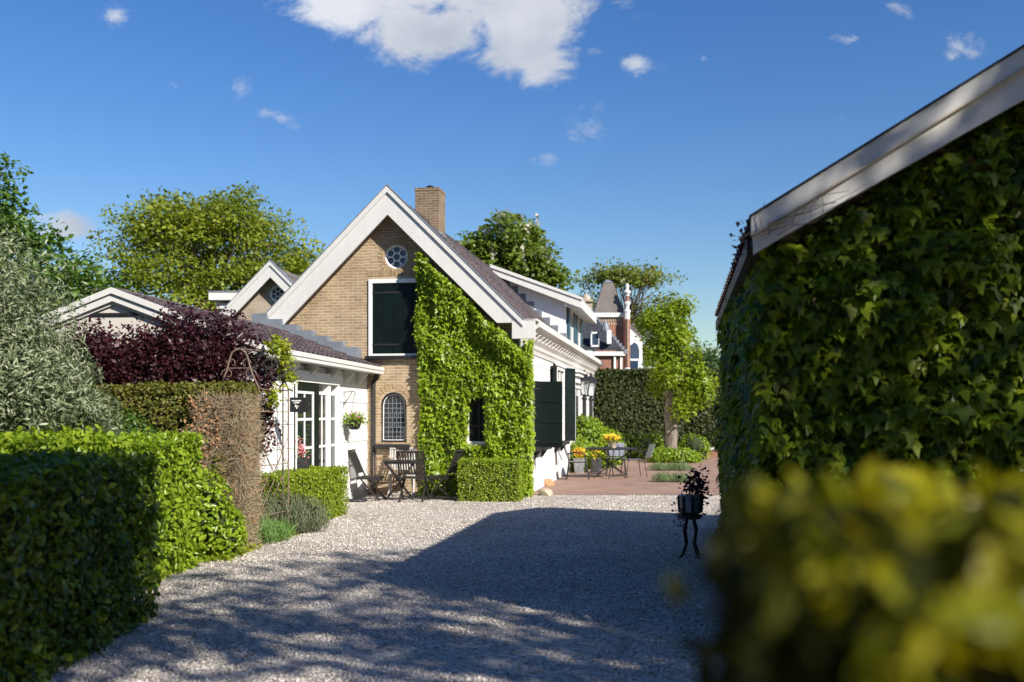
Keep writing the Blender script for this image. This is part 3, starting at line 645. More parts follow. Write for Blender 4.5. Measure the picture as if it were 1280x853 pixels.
shutter(6.05, .90, 2.74, .56, math.radians(66))
m = MB(); u0, u1 = 8.3, 9.9
for b in ((u0, u0+.22), (u1-.22, u1)): m.box(.012, .1, b[0], b[1], 0, 2.45); m.box(.012, .13, b[0]-.03, b[1]+.03, 2.3, 2.36); m.box(.012, .13, b[0]-.03, b[1]+.03, 0, .3)
m.box(.012, .12, u0-.03, u1+.03, 2.45, 2.62); m.box(.012, .2, u0-.12, u1+.12, 2.62, 2.68); m.box(.012, .25, u0-.17, u1+.17, 2.72, 2.78); m.box(.012, .15, u0-.05, u1+.05, 2.68, 2.72)
ds = m.build('door_surround', M['white'], house, bevel=.006)
m = MB(); m.box(.014, .05, u0+.22, u1-.22, 0.05, 2.1); dd = m.build('front_door', M['green'], ds); MB().box(.014, .04, u0+.26, u1-.26, 2.14, 2.42).build('fanlight', M['glass'], ds)
MB().lathe([(.02, -.02), (.03, 0), (.02, .02)], 8, (.07, u0+.32, 1.05)).build('door_knob', M['zinc'], dd)
# ------------------------------------------------------------------ gable twin behind
h2 = thing('rear_gabled_house', 'second smaller looking brick gable with round window behind the maroon tree', 'house', (WX(345, 29)+2.6*.97, 28.7, 0), -A*.9)
m = MB(); m.prism([(-4.7, 0), (-.5, 0), (-.5, 3.7), (-2.6, 5.75), (-4.7, 3.7)], 0, .3); w2 = m.build('brick_wall', M['palebrick'], h2)
rz2 = WZ(327.5, 28.7)
rose(h2, -2.5, WZ(366, 28.7), .23, -.03, 1.2)
barge(h2, 2.3, rz2, rz2-2.25, .44, -.35, M['trim'], M['trim'])
tiles('roof', (-.25, -.3, rz2-2.4), (0,1,0), (-1,0,.978), 9, 3.28, M['tilegrey'], h2); tiles('roof', (-4.95, -.3, rz2-2.4), (0,1,0), (1,0,.978), 9, 3.28, M['tilegrey'], h2)
m = MB(); m.box(-4.7, -4.5, .3, 9, 0, 3.6); m.box(-.7, -.5, .3, 9, 0, 3.6); m.build('side_wall', M['palebrick'], h2)
h3 = thing('flat_roofed_annex', 'low flat roofed building with pale fascia left of the rear gable', 'building', (WX(264, 31.5)+.5, 31.5, 0), 0)
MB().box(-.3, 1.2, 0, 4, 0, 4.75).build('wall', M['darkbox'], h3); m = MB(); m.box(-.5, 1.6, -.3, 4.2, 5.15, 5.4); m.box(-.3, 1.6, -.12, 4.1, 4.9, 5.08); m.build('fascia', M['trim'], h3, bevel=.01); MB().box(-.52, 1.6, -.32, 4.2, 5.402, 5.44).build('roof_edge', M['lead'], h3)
# ------------------------------------------------------------------ white annex
B = math.radians(6.37)
ax = thing('white_annex', 'low white boarded annex with french doors, bracketed eaves and cream front gable', 'building', (-2.83, 19.43, 0), -B)
AL, AE, AR, AX = 6.45, 2.46, 3.20, -1.72
def at(px, x=0.0):          # distance along the annex wall seen at a photo column
    r = -(px-640)/F; return -((r-.1455)*19.43/(.1117+r))
dA0, dA1 = at(366), at(421)
m = MB()
for i in range(8):
    z0 = i*.36; z1 = min(z0+.36, AE-.1)
    if z0 >= z1: break
    m.prism([(-.2, z0), (.016, z0), (.004, z1-.003), (-.2, z1-.003)], -AL, -.002)
aw_ = m.build('white_wall', M['white'], ax)
cutwall(aw_, [MB().box(-.15, .2, dA0, dA1, -.1, 2.14)])
m = MB(); zc = AE-.1; m.prism([(-3.42, 0), (0, 0), (0, zc), (AX, AR-.12), (-3.42, zc)], -AL-.02, -AL+.12); m.build('front_gable', M['cream'], ax)
m = MB(); m.box(-3.42, -3.22, -AL+.12, 0, 0, zc); m.build('far_wall', M['cream'], ax)
sa = (AR-AE)/(-AX+.28)
def abarge():
    y = -AL-.10
    for s in (-1, 1):
        def P(d, dzz): return (AX+s*d, AR+.03-sa*d+dzz)
        W = 2.02; b = MB().prism([P(0, 0), P(W, 0), P(W, -.15), P(0, -.15)], y, y+.04).build('barge_board', M['trim'], ax)
        MB().prism([P(0, .03), P(W+.01, .03), P(W+.01, -.05), P(0, -.05)], y-.03, y-.002).build('cover_strip', M['trim'], b)
        MB().prism([P(0, -.145), P(W-.05, -.145), P(W-.05, -.19), P(0, -.19)], y+.045, y+.08).build('soffit', M['trim'], b)
    MB().prism([(AX-.33, AR-.3), (AX+.33, AR-.3), (AX+.3, AR-.27), (AX-.3, AR-.27)], -AL-.05, -AL-.022).build('gable_moulding', M['iron'], ax)
    m = MB()
    for i in range(9):
        x = -3.3+i*.42; m.box(x-.008, x+.008, -AL-.032, -AL-.022, 0, min(zc, AR-.5)-.0)
    m.build('batten', M['trim'], ax)
abarge()
tiles('roof', (.28, -AL-.08, AE+.03), (0,1,0), (-1,0,sa), AL+.08, math.hypot(2.0, sa*2.0), M['tile'], ax, th=.27)
tiles('roof', (-3.72, -AL-.08, AE+.03), (0,1,0), (1,0,sa), AL+.08, math.hypot(2.0, sa*2.0), M['tile'], ax, th=.27)
m = MB()
for k in range(17): m.tube([(AX, -AL-.06+k*.375, AR-.0), (AX, -AL+.32+k*.375, AR+.01)], [.06, .07], 8)
m.build('ridge_tiles', M['tilegrey'], ax)
m = MB(); m.box(.25, .36, -AL-.12, -.05, AE-.04, AE+.03); m.box(.23, .345, -AL-.1, -.05, AE-.1, AE-.04); m.box(.0, .24, -AL-.1, -.05, AE-.09, AE-.07); m.build('gutter_board', M['trim'], ax, bevel=.004)
for px in (345, 368, 393, 420, 441, 457):
    y = at(px-12); m = MB(); m.prism([(.005, AE-.30), (.04, AE-.30), (.22, AE-.15), (.22, AE-.1), (.005, AE-.1)], y-.025, y+.025); m.build('eave_bracket', M['trim'], ax)
# stepped lead flashing where its roof meets the brick gable
m = MB()
for i in range(7):
    x = -.12-i*.3; z = AE+.1+sa*(.28-x); m.box(x-.3, x, -.33+.3, -.012+.3, z-.04, z+.17, Matrix.Translation((0, -.27, 0)))
m.build('stepped_flashing', M['lead'], ax)
# french doors
m = MB(); zt = 2.14
m.box(.01, .09, dA0-.05, dA1+.05, zt, zt+.12); m.box(-.13, .05, dA0, dA0+.05, 0, zt); m.box(-.13, .05, dA1-.05, dA1, 0, zt); m.box(-.13, .052, dA0, dA1, zt-.05, zt)
fd = m.build('french_doors', M['white'], ax)
yA1 = at(393); yB0, yB1 = at(395), at(409); yC0, yC1 = at(412), at(420.5)
m = MB(); m.box(-.1, .03, yA1-.02, yB0+.06, .02, zt-.05); m.box(-.1, .028, dA0+.05, yA1, zt-.17, zt-.052); m.box(-.1, .025, dA0+.05, dA0+.11, .02, zt-.17); m.build('green_stile', M['green'], fd)
def leaf(y0, y1, cols, xoff):
    m = MB(); w = .05; z0, z1 = .15, zt-.18
    m.box(xoff-.03, xoff, y0, y0+w, z0, z1); m.box(xoff-.03, xoff, y1-w, y1, z0, z1); m.box(xoff-.03, xoff+.002, y0, y1, z1-w, z1); m.box(xoff-.03, xoff+.002, y0, y1, z0, z0+w)
    for i in range(1, cols): y = y0+(y1-y0)*i/cols; m.box(xoff-.028, xoff-.004, y-.02, y+.02, z0+w, z1-w)
    for i in range(1, 4): z = z0+(z1-z0)*i/4; m.box(xoff-.028, xoff-.002, y0+w, y1-w, z-.02, z+.02)
    l = m.build('door_leaf', M['white'], fd); MB().box(xoff-.02, xoff-.015, y0+.02, y1-.02, z0+.02, z1-.02).build('pane', M['glass'], l); return l
leaf(dA0+.12, yA1-.03, 2, .0); l2 = leaf(yB0+.07, yB1, 2, .0); leaf(yC0, yC1, 1, .0)
MB().box(.0, .03, yB0+.02, yB0+.05, .95, 1.15).build('handle', M['iron'], l2)
m = MB(); m.box(-.1, .02, yB1+.002, yC0-.002, .02, zt-.05); m.build('mullion', M['white'], fd)
m = MB(); m.tube([(.12, .03, 0), (.12, .03, AE-.25), (.22, .03, AE-.06)], .045, 8); m.build('downpipe', M['iron'], ax)
# ------------------------------------------------------------------ barn on the right
bt = thing('ivy_barn', 'small barn overgrown with creeper behind the blurred hedge, only its white barge board bare', 'barn', (1.82, 6.78, 0), -A)
BW, BL, BE, BS = 3.9, 5.9, 2.80, .605
apz = BE+BS*(BW/2+.16)
m = MB(); m.prism([(0, 0), (BW, 0), (BW, BE+.05), (BW/2, apz-.12), (0, BE+.05)], 0, BL); m.build('wall', M['brick'], bt)
def bp(d, dzz, s=-1): return (BW/2+s*d, apz+.1-BS*d+dzz)
for s in (-1, 1):
    W = BW/2+.20
    b = MB().prism([bp(0, 0, s), bp(W, 0, s), bp(W-.01, -.24, s), bp(W-.16, -.24, s), bp(0, -.335, s)], -.3, -.25).build('barge_board', M['barntrim'], bt, bevel=.003)
    MB().prism([bp(0, .012, s), bp(W+.01, .012, s), bp(W+.01, -.115, s), bp(0, -.115, s)], -.33, -.302).build('cover_strip', M['barntrim'], b, bevel=.003)
    MB().prism([bp(0, -.112, s), bp(W, -.112, s), bp(W, -.124, s), bp(0, -.124, s)], -.345, -.301).build('moulding', M['sand2'], b)
    MB().prism([bp(0, .028, s), bp(W+.02, .028, s), bp(W+.02, .013, s), bp(0, .013, s)], -.345, -.2).build('metal_edge', M['iron'], b)
    MB().prism([bp(0, -.12, s), bp(W, -.12, s), bp(W, -.17, s), bp(0, -.17, s)], -.25, BL+.25).build('soffit', M['darkbox'], bt)
sw = BW/2+.19
tiles('roof', (-.21, -.27, apz+.08-BS*sw-.03), (0,1,0), (1,0,BS), BL+.5, sw*math.hypot(1, BS), M['barntile'], bt, th=.22)
tiles('roof', (BW+.21, -.27, apz+.08-BS*sw-.03), (0,1,0), (-1,0,BS), BL+.5, sw*math.hypot(1, BS), M['barntile'], bt, th=.22)
m = MB(); m.box(-.22, -.12, -.05, BL+.2, BE-.13, BE-.02); m.build('eave_board', M['darkwood'], bt)
def frameP(obj, L):     # local points to world
    Mx = np.array(MW[obj.name]); return L @ Mx[:3, :3].T+Mx[:3, 3], Mx
def barn_ivy():
    t = thing('boston_ivy', 'dark green creeper with pointed three lobed leaves covering the barn gable and side', 'climbing plant', tuple(MW[bt.name] @ Vector((.5, -.1, 0))), 0)
    k = 20000; L = np.column_stack([RNG.uniform(-.16, BW+.1, k), np.zeros(k), RNG.uniform(.0, 4.1, k)])
    L = L[L[:, 2] < apz-.16-BS*np.abs(L[:, 0]-BW/2)]
    L[:, 1] = -.13-.06*sn(L, 2.4)-.085*sn(L*np.array([1, 1, 1.6]), 5.5)+RNG.uniform(-.06, .10, len(L))
    W, Mx = frameP(bt, L); nv = Mx[:3, :3] @ np.array([-.1, -1, .7]); P, Nn = [W], [np.tile(nv, (len(W), 1))]
    k = 16000; L = np.column_stack([np.zeros(k), RNG.uniform(-.15, BL+.1, k), RNG.uniform(0, BE-.05, k)])
    L[:, 0] = -.12-.06*sn(L, 2.1)-.03*sn(L, 9)+RNG.uniform(-.03, .12, len(L)); W, _ = frameP(bt, L); P.append(W); Nn.append(np.tile(Mx[:3, :3] @ np.array([-1, -.1, .5]), (len(W), 1)))
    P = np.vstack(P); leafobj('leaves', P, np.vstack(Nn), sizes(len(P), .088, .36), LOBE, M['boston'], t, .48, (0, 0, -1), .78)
    m = MB()
    for k in range(5):                                  # bare tendrils creeping over the white board
        x = -.25+.05*k; z = BE-.05; pts = []
        for i in range(9): pts.append(MW[bt.name] @ Vector((x, -.352, z))); x += random.uniform(-.01, .08)*(1+k*.3); z += random.uniform(.01, .06)
        m.tube(pts, [.004]*5+[.0025]*4, 4)
    m.build('tendril', M['ironrust'], t, world=True)
    L = np.column_stack([RNG.uniform(-.30, -.2, 24), RNG.uniform(-.3, .3, 24), RNG.uniform(BE-.1, BE+.1, 24)]); W, _ = frameP(bt, L)
    leafobj('leaves', W, RNG.normal(0, 1, W.shape), sizes(24, .05), DIAM, M['maroon'], t, .5)
barn_ivy()
# ------------------------------------------------------------------ ivy on the farmhouse gable
def house_ivy():
    t = thing('house_ivy', 'bright green ivy climbing the right half of the farmhouse gable round a small window', 'climbing plant', tuple(MW[house.name] @ Vector((-1, -.1, 0))), 0)
    k = 46000; X = RNG.uniform(-2.3, .2, k); Zz = RNG.uniform(0, 5.1, k); L = np.column_stack([X, np.zeros(k), Zz])
    wob = sn(L, 2.6)*.10+sn(L, 9)*.05
    left = np.interp(Zz, [0, .6, 1.5, 2.4, 3.3, 4.2, 4.75], [fx(528), fx(527), fx(528), fx(524), fx(520), fx(522), fx(527)])
    ok = (X > left+wob*.7)
    ok &= Zz < np.minimum(4.78+wob, RZ-.60-sl_*(X+2.6)+wob*.3+.0)
    rt = np.interp(Zz, [0, 1, 2, 3.2], [.10, .04, .15, .16]); ok &= X < rt+wob*.4
    w2_ = wob*1.1
    ok &= ~((X > fx(584)+w2_*.4) & (X < fx(609)-w2_*.5) & (Zz > zi0-.02+w2_*.2) & (Zz < zi1-.05-w2_*.5))
    L = L[ok]; bul = .12+.17*np.clip((L[:, 2]-(RZ-1.5-sl_*(L[:, 0]+2.6)))/.8, 0, 1)+.06*sn(L, 2.2)+.04*sn(L, 6); L[:, 1] = -bul+RNG.uniform(-.05, .17, len(L))
    W, Mx = frameP(house, L); leafobj('leaves', W, np.tile(Mx[:3, :3] @ np.array([.1, -1, .5]), (len(W), 1)), sizes(len(W), .074, .32), LOBE, M['ivy'], t, .75, (0, 0, -1), .5)
    # wrapping round the corner onto the side wall
    k = 2200; L = np.column_stack([RNG.uniform(.02, .14, k), RNG.uniform(-.1, .55, k), RNG.uniform(0, 3.0, k)]); L = L[L[:, 1] < .3+.15*sn(L, 3)]
    W, Mx = frameP(house, L); leafobj('leaves', W, np.tile(Mx[:3, :3] @ np.array([1, -.4, .4]), (len(W), 1)), sizes(len(W), .075), LOBE, M['ivy'], t, .5, (0, 0, -1), .5)
    m = MB()
    for k in range(9):
        x = -1.95+k*.22; z = 0; pts = []
        for i in range(4): pts.append(MW[house.name] @ Vector((x, -.03, z))); x += random.uniform(-.06, .06); z += .3
        m.tube(pts, [.02, .015, .01, .005], 5)
    m.build('stem', M['bark'], t, world=True)
house_ivy()
# ------------------------------------------------------------------ hedges and shrubs
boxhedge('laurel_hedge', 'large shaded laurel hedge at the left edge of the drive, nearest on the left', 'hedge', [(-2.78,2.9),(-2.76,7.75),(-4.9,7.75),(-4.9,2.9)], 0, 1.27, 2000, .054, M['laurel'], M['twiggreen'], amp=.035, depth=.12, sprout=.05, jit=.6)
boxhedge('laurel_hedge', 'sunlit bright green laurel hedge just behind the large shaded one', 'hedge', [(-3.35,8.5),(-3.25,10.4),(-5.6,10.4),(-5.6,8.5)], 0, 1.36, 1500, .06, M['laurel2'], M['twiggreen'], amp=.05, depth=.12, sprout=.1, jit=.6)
blobshrub('young_laurel', 'loose bright laurel bush bulging beside the dead brown hedge', 'shrub', [(-3.3,10.75,.5,.28,.35,.55),(-3.15,10.9,.28,.25,.3,.35)], 900, .055, M['laurel2'], (-3.3,10.8,0), core=M['twiggreen'])
yh = boxhedge('yew_hedge', 'tall clipped yew hedge with orange brown top and a dead twiggy end', 'hedge', [(-3.14,11.5),(-3.1,12.05),(-6.6,12.05),(-6.6,11.5)], 0, 1.92, 2600, .045, M['yew'], M['twig'], tpl=DIAM, amp=.03, depth=.1, jit=.7)
def dead():
    k = 26000; P = np.column_stack([RNG.uniform(-3.85, -3.08, k), RNG.uniform(11.38, 11.52, k), RNG.uniform(.02, 1.78, k)])
    f = (P[:, 0]+3.85)/.7+sn(P, 1.6)*.5; P = P[(f > .45)]
    Q = np.column_stack([RNG.uniform(-3.16, -3.04, 5000), RNG.uniform(11.4, 12.1, 5000), RNG.uniform(.02, 1.8, 5000)])
    P = np.vstack([P, Q]); leafobj('dead_twigs', P, np.tile([.2, -1, .1], (len(P), 1)), sizes(len(P), .085, .4), BLADE, M['deadtwig'], yh, .6, (0, 0, 1), .1)
    k = 2600; P = np.column_stack([RNG.uniform(-3.85, -3.05, k), RNG.uniform(11.33, 11.5, k), RNG.uniform(.02, 1.9, k)]); s = sn(P, 2.3); P = P[s > .35]
    leafobj('reddish_leaves', P, np.tile([.2, -1, .3], (len(P), 1)), sizes(len(P), .04), DIAM, M['deadtwig'], yh, .6, rnd=np.full(len(P), .97))
dead()
def regrowth():
    k = 6000; P = np.column_stack([RNG.uniform(-3.9, -3.06, k), RNG.uniform(11.34, 11.46, k), RNG.uniform(.02, 1.85, k)]); P = P[sn(P, 2.6)+.25*sn(P, 8) > .42]
    leafobj('foliage', P, np.tile([.2, -1, .3], (len(P), 1)), sizes(len(P), .045), DIAM, M['yew'], yh, .7)
regrowth()
boxhedge('box_hedge', 'clipped bright green box hedge along the white annex below the french doors', 'hedge', [(-3.06,13.3),(-2.57,15.65),(-3.2,15.75),(-3.56,13.3)], 0, .76, 3200, .036, M['box'], M['twiggreen'], amp=.015, depth=.06, nf=5, inset=.06)
boxhedge('box_cube', 'clipped box block at the foot of the ivy beside the black chairs', 'hedge', [(-.97,17.88),(.14,17.82),(.22,18.7),(-.9,18.75)], 0, .76, 3000, .036, M['box'], M['twiggreen'], amp=.018, depth=.06, nf=5, inset=.06)
blobshrub('lavender_bush', 'grey green lavender bush in front of the box hedge under the iron arch', 'shrub', [(-2.98,13.15,.22,.33,.3,.32),(-2.72,13.3,.18,.28,.25,.25),(-3.2,12.9,.24,.22,.25,.28)], 2600, .11, M['lav'], (-2.95,13.1,0), BLADE, .5, None, tip=(0, 0, 1), tipw=.7, depth=.7)
blobshrub('lavender_bush', 'small fresh green tufted plant at the foot of the dead hedge', 'shrub', [(-3.1,12.15,.12,.32,.25,.2),(-2.9,12.4,.1,.2,.2,.15)], 2600, .1, M['grassy'], (-3.1,12.15,0), BLADE, .5, None, tip=(0, 0, 1), tipw=.6, depth=.8)
def groundcover():
    k = 2600; P = np.column_stack([RNG.uniform(-3.5, -2.7, k), RNG.uniform(10.6, 12.9, k), RNG.uniform(.01, .08, k)]); lim = np.interp(P[:, 1], [10.6, 12.3, 13.6], [-3.1, -2.98, -2.62]); P = P[(P[:, 0] < lim+.08+.08*sn(P, 4)) & (sn(P, 2) > -.5)]
    V, Fc, r = leafmesh(P, np.tile([0, 0, 1.], (len(P), 1)), sizes(len(P), .045), DIAM, .5); o = mkobj('ground_cover', V, Fc, M['vine'], rnd=r); tagp(o, 'low weeds and fallen leaves along the foot of the brown hedge', 'weeds', None, 'stuff')
groundcover()
# silver shrub on the left
blobshrub('silver_shrub', 'big silvery narrow leaved shrub rising at the left edge of the photo', 'shrub',
          [(-5.1,9.6,2.45,.85,.7,.85),(-4.75,9.5,2.0,.75,.6,.8),(-5.5,9.5,1.8,.9,.7,.9),(-4.35,9.55,1.9,.42,.5,.45),(-5.3,9.7,1.5,.6,.6,.45),(-5.6,9.8,2.75,.7,.7,.7),(-4.1,9.75,1.62,.25,.35,.22)], 1750, .064, M['silver'], (-5.2,9.9,0), LONG, .8, None, amp=.3, depth=.6, stems=5)
blobshrub('privet_shrub', 'dark green privet bush between the silver shrub and the tall yew hedge', 'shrub', [(-4.55,10.85,1.2,.85,.4,.5),(-5.6,10.7,1.2,.9,.45,.6)], 900, .05, M['dshrub'], (-4.9,10.9,0), core=M['twiggreen'])
# maroon plum
def maroon():
    lob = [(-5.15,12.75,2.15,.45,.3,.4),(-4.55,12.75,2.28,.5,.32,.38),(-3.95,12.8,2.45,.55,.35,.5),(-3.6,12.9,2.35,.32,.3,.35),(-4.3,12.7,2.05,.7,.3,.35),(-3.7,12.7,1.95,.4,.3,.4),(-4.95,12.7,1.85,.5,.25,.28),(-5.35,12.75,2.4,.25,.2,.2)]
    t = tree('maroon_plum', 'dark maroon leaved plum tree in front of the cream annex gable', (-4.3,12.75,0), 1.0, lob, 180, 120, .16, .05, M['maroon'], M['bark'], .07, flat=.9, jit=.9)
maroon()
lob = [(-3.3,12.95,1.75,.16,.14,.3),(-3.2,12.9,1.45,.16,.14,.25),(-3.3,12.9,1.15,.1,.1,.35),(-3.15,12.9,2.0,.12,.12,.2)]
tree('maroon_climber', 'thin maroon leaved climber hanging through the rusty garden arch', (-3.35,12.95,0), .8, lob, 60, 26, .07, .055, M['maroon'], M['bark'], .02, flat=1.2, jit=.9)
# golden hedge in the foreground, out of focus
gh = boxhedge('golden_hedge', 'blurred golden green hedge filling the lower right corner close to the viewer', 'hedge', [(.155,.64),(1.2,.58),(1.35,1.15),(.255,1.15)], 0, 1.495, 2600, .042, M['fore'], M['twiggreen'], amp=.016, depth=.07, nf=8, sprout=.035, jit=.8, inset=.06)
def lit_shoots():  # yellow young leaves, banded to paint the sunlit top edge above the darkened body
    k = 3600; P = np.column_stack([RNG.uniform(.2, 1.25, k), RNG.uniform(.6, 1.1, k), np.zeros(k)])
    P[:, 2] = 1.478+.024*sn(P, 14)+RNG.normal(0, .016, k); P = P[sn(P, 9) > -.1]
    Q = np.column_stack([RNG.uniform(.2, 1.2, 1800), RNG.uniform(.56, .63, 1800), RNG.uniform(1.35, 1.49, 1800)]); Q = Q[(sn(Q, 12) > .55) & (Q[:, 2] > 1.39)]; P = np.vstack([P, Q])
    leafobj('lit_new_growth', P, RNG.normal(0, .5, P.shape)+np.array([0, -.2, .8]), sizes(len(P), .034), OVAL, M['lit_shoots'], gh, .5)
lit_shoots()
# ------------------------------------------------------------------ trees
tree('golden_tree', 'broad yellow green tree behind the annex roof on the left', (WX(262,45),45,0), 5, [(WX(225,45),45,8.7,3.2,2.5,2.6),(WX(300,45),45,9.0,2.9,2.5,2.3),(WX(275,45),45,10.0,3.3,2.2,1.9),(WX(195,45),45,8.6,2.2,2,2.4),(WX(250,45),44,6.6,4.6,2.5,1.9),(WX(350,45),45,7.4,2.4,2.2,2.1),(WX(385,45),46,7.8,1.7,1.5,1.6),(WX(140,45),45,6.8,1.6,1.5,1.2),(WX(210,45),45,10.3,1.0,1,1.0)], 300, 120, .55, .17, M['t_gold'], M['bark'], .35, biased=.45, flat=.5, wide=1.15)
tree('maple_tree', 'dark green maple rising above the silver shrub at the left edge', (-16,30,0), 3, [(-15.4,30,7.2,1.3,1.5,1.7),(-14.3,30,6.3,1.2,1.2,1.1),(-13.6,30,5.6,1.2,1.2,.9),(-16.5,30,6,2,2,2.5),(-15.2,30,8.3,.5,.6,.8),(-12.9,30,5,1.2,1,.9)], 120, 90, .38, .17, M['t_maple'], M['bark'], .25, biased=.5, wide=1.2)
tree('chestnut_tree', 'rounded chestnut tree with cream blossom candles behind the farmhouse roof', (WX(635,40),40,0), 4, [(WX(625,40),40,7.8,1.7,1.7,1.6),(WX(650,40),40,7.0,1.9,1.6,1.6),(WX(600,40),40,7.2,1.3,1.4,1.5),(WX(672,40),40,6.2,1.2,1.2,1.4),(WX(588,40),40,6.4,1.2,1.2,1.2),(WX(640,40),40,5.4,2.4,1.5,1.2)], 230, 110, .4, .2, M['t_chest'], M['bark'], .3, blossom=M['blossom'], biased=.4)
tree('airy_tree', 'sparse airy tree with bare branches behind the brick tower', (WX(785,62),62,0), 5, [(WX(765,62),62,9.9,2.6,2,1.1),(WX(805,62),62,9.8,2.4,2,1.2),(WX(735,62),62,8.4,1.4,1.2,.6),(WX(825,62),62,8.3,1.2,1.2,.8),(WX(800,62),62,7.0,1.8,1.5,1.6),(WX(738,62),62,7.4,1.2,1.2,.6),(WX(800,62),62,5,2.2,1.5,1.8)], 150, 60, .45, .2, M['t_thin'], M['bark'], .28, biased=.7, wide=1.2)
tree('distant_tree', 'far pale trees seen just left of the barn', (WX(868,80),80,0), 2, [(WX(868,80),80,4.5,2.3,2,2.2),(WX(878,80),80,5.5,1.2,1.2,1.4)], 60, 60, .8, .3, M['t_back'], M['bark'], .2)
tree('distant_tree', 'bushy tree top showing between the annex gable and the maple', (WX(95,60),60,0), 2, [(WX(85,60),60,6,3.4,2,2.6),(WX(130,60),60,5.5,3,2,2.4),(WX(30,60),60,6,3,2,3)], 150, 80, .8, .28, M['t_gold'], M['bark'], .2)
pl = tree('pollard_tree', 'pollarded tree with thick pale trunk and shaggy green crown on the brick patio', (WX(839,32.6),32.6,0), 1.75, [(WX(834,32.6),32.6,4.5,.55,.6,.7),(WX(842,32.6),32.4,4.0,.6,.6,.8),(WX(826,32.6),32.5,3.5,.5,.55,.8),(WX(852,32.6),32.4,3.0,.75,.6,.7),(WX(826,32.6),32.3,2.5,.5,.6,.7),(WX(866,32.6),32.3,2.3,.6,.6,.7),(WX(858,32.6),32.1,1.8,.4,.4,.4),(WX(846,32.6),32.5,4.95,.55,.5,.35),(WX(818,32.6),32.4,4.4,.45,.5,.5)], 150, 95,   .17, .11, M['t_poll'], M['palebark'], .17, tpl=OVAL, flat=1.1, biased=.5)
m = MB(); b = Vector((WX(839,32.6), 32.6, 0))
m.tube([b, b+Vector((0,0,.5)), b+Vector((.02,0,1.1)), b+Vector((-.03,0,1.7)), b+Vector((.06,0,2.2)), b+Vector((-.02,0,3.4)), b+Vector((.05,0,4.6))], [.23,.19,.21,.19,.22,.16,.1], 12)
for z, s in ((.95, .1), (1.2, .13), (2.3, .22), (3.2, .2), (3.9, .18)): m.lathe([(.02,-s),(s*.8,-s*.6),(s,0),(s*.7,s*.7),(.02,s)], 9, (b.x+random.uniform(-.12,.12), b.y-.12, z))
m.build('trunk_burrs', M['palebark'], pl, world=True, smooth=True)
# big trees behind the photographer that throw the dappled shade over drive, barn gable and left hedge
tree('shade_tree', 'tall spreading tree beside the barn, behind the viewer, throwing dappled shade on the drive', (9.2,-2.6,0), 3.5, [(8.2,-1.4,7.2,3.2,2.3,1.9),(9.6,1.8,6.2,1.8,1.5,1.2),(9.4,-1.8,9.6,2.6,2.0,1.4),(9.2,.4,9.5,1.3,1.2,.8),(7.6,.3,5.3,1.5,1.1,.8)], 96, 62, .5, .17, M['t_maple'], M['bark'], .4, biased=.6, flat=.5)
tree('shade_tree', 'slimmer leaning tree behind the viewer that shades the near laurel hedge', (1.4,-5.0,0), 4.0, [(4.7,-1.6,8.3,1.9,1.6,1.7),(3.4,-1.0,7.0,1.0,.9,1.1),(5.6,-2.0,7.9,1.5,1.1,1.2)], 80, 62, .45, .17, M['t_maple'], M['bark'], .25, biased=.6, flat=.55)
tree('added_shade_tree', 'unseen small round headed tree added behind the viewer to shade the blurred golden hedge', (3.1,-1.7,0), 1.6, [(2.8,-1.6,2.80,1.0,.6,.5),(3.5,-1.5,2.7,1.1,.6,.55),(2.3,-1.4,2.3,.8,.6,.42),(3.9,-2.0,2.9,.9,.6,.45)], 340, 60, .15, .07, M['t_maple'], M['bark'], .06, tpl=OVAL, flat=.8, biased=.6)  # added out of view, crown shaped to darken the hedge face below its top
boxhedge('sky_blocker', 'unseen tall hedge added behind the viewer to block sky light', 'sky_blocker', [(-22,-15),(22,-15),(22,-12.5),(-22,-12.5)], 0, 8.6, 16, .5, M['t_maple'], M['twiggreen'], tpl=DIAM, amp=.5, depth=.6, nf=.5, inset=.4)  # three unseen hedges added to cut the sky light and deepen shadows
boxhedge('sky_blocker', 'unseen tall hedge added along the left side to block sky light', 'sky_blocker', [(-15.5,-12),(-13.5,-12),(-13.5,20),(-15.5,20)], 0, 7.5, 16, .5, M['t_maple'], M['twiggreen'], tpl=DIAM, amp=.5, depth=.6, nf=.5, inset=.4)
boxhedge('sky_blocker', 'unseen tall hedge added on the right beyond the barn to block sky light', 'sky_blocker', [(17,-12),(19,-12),(19,20),(17,20)], 0, 8.5, 16, .5, M['t_maple'], M['twiggreen'], tpl=DIAM, amp=.5, depth=.6, nf=.5, inset=.4)
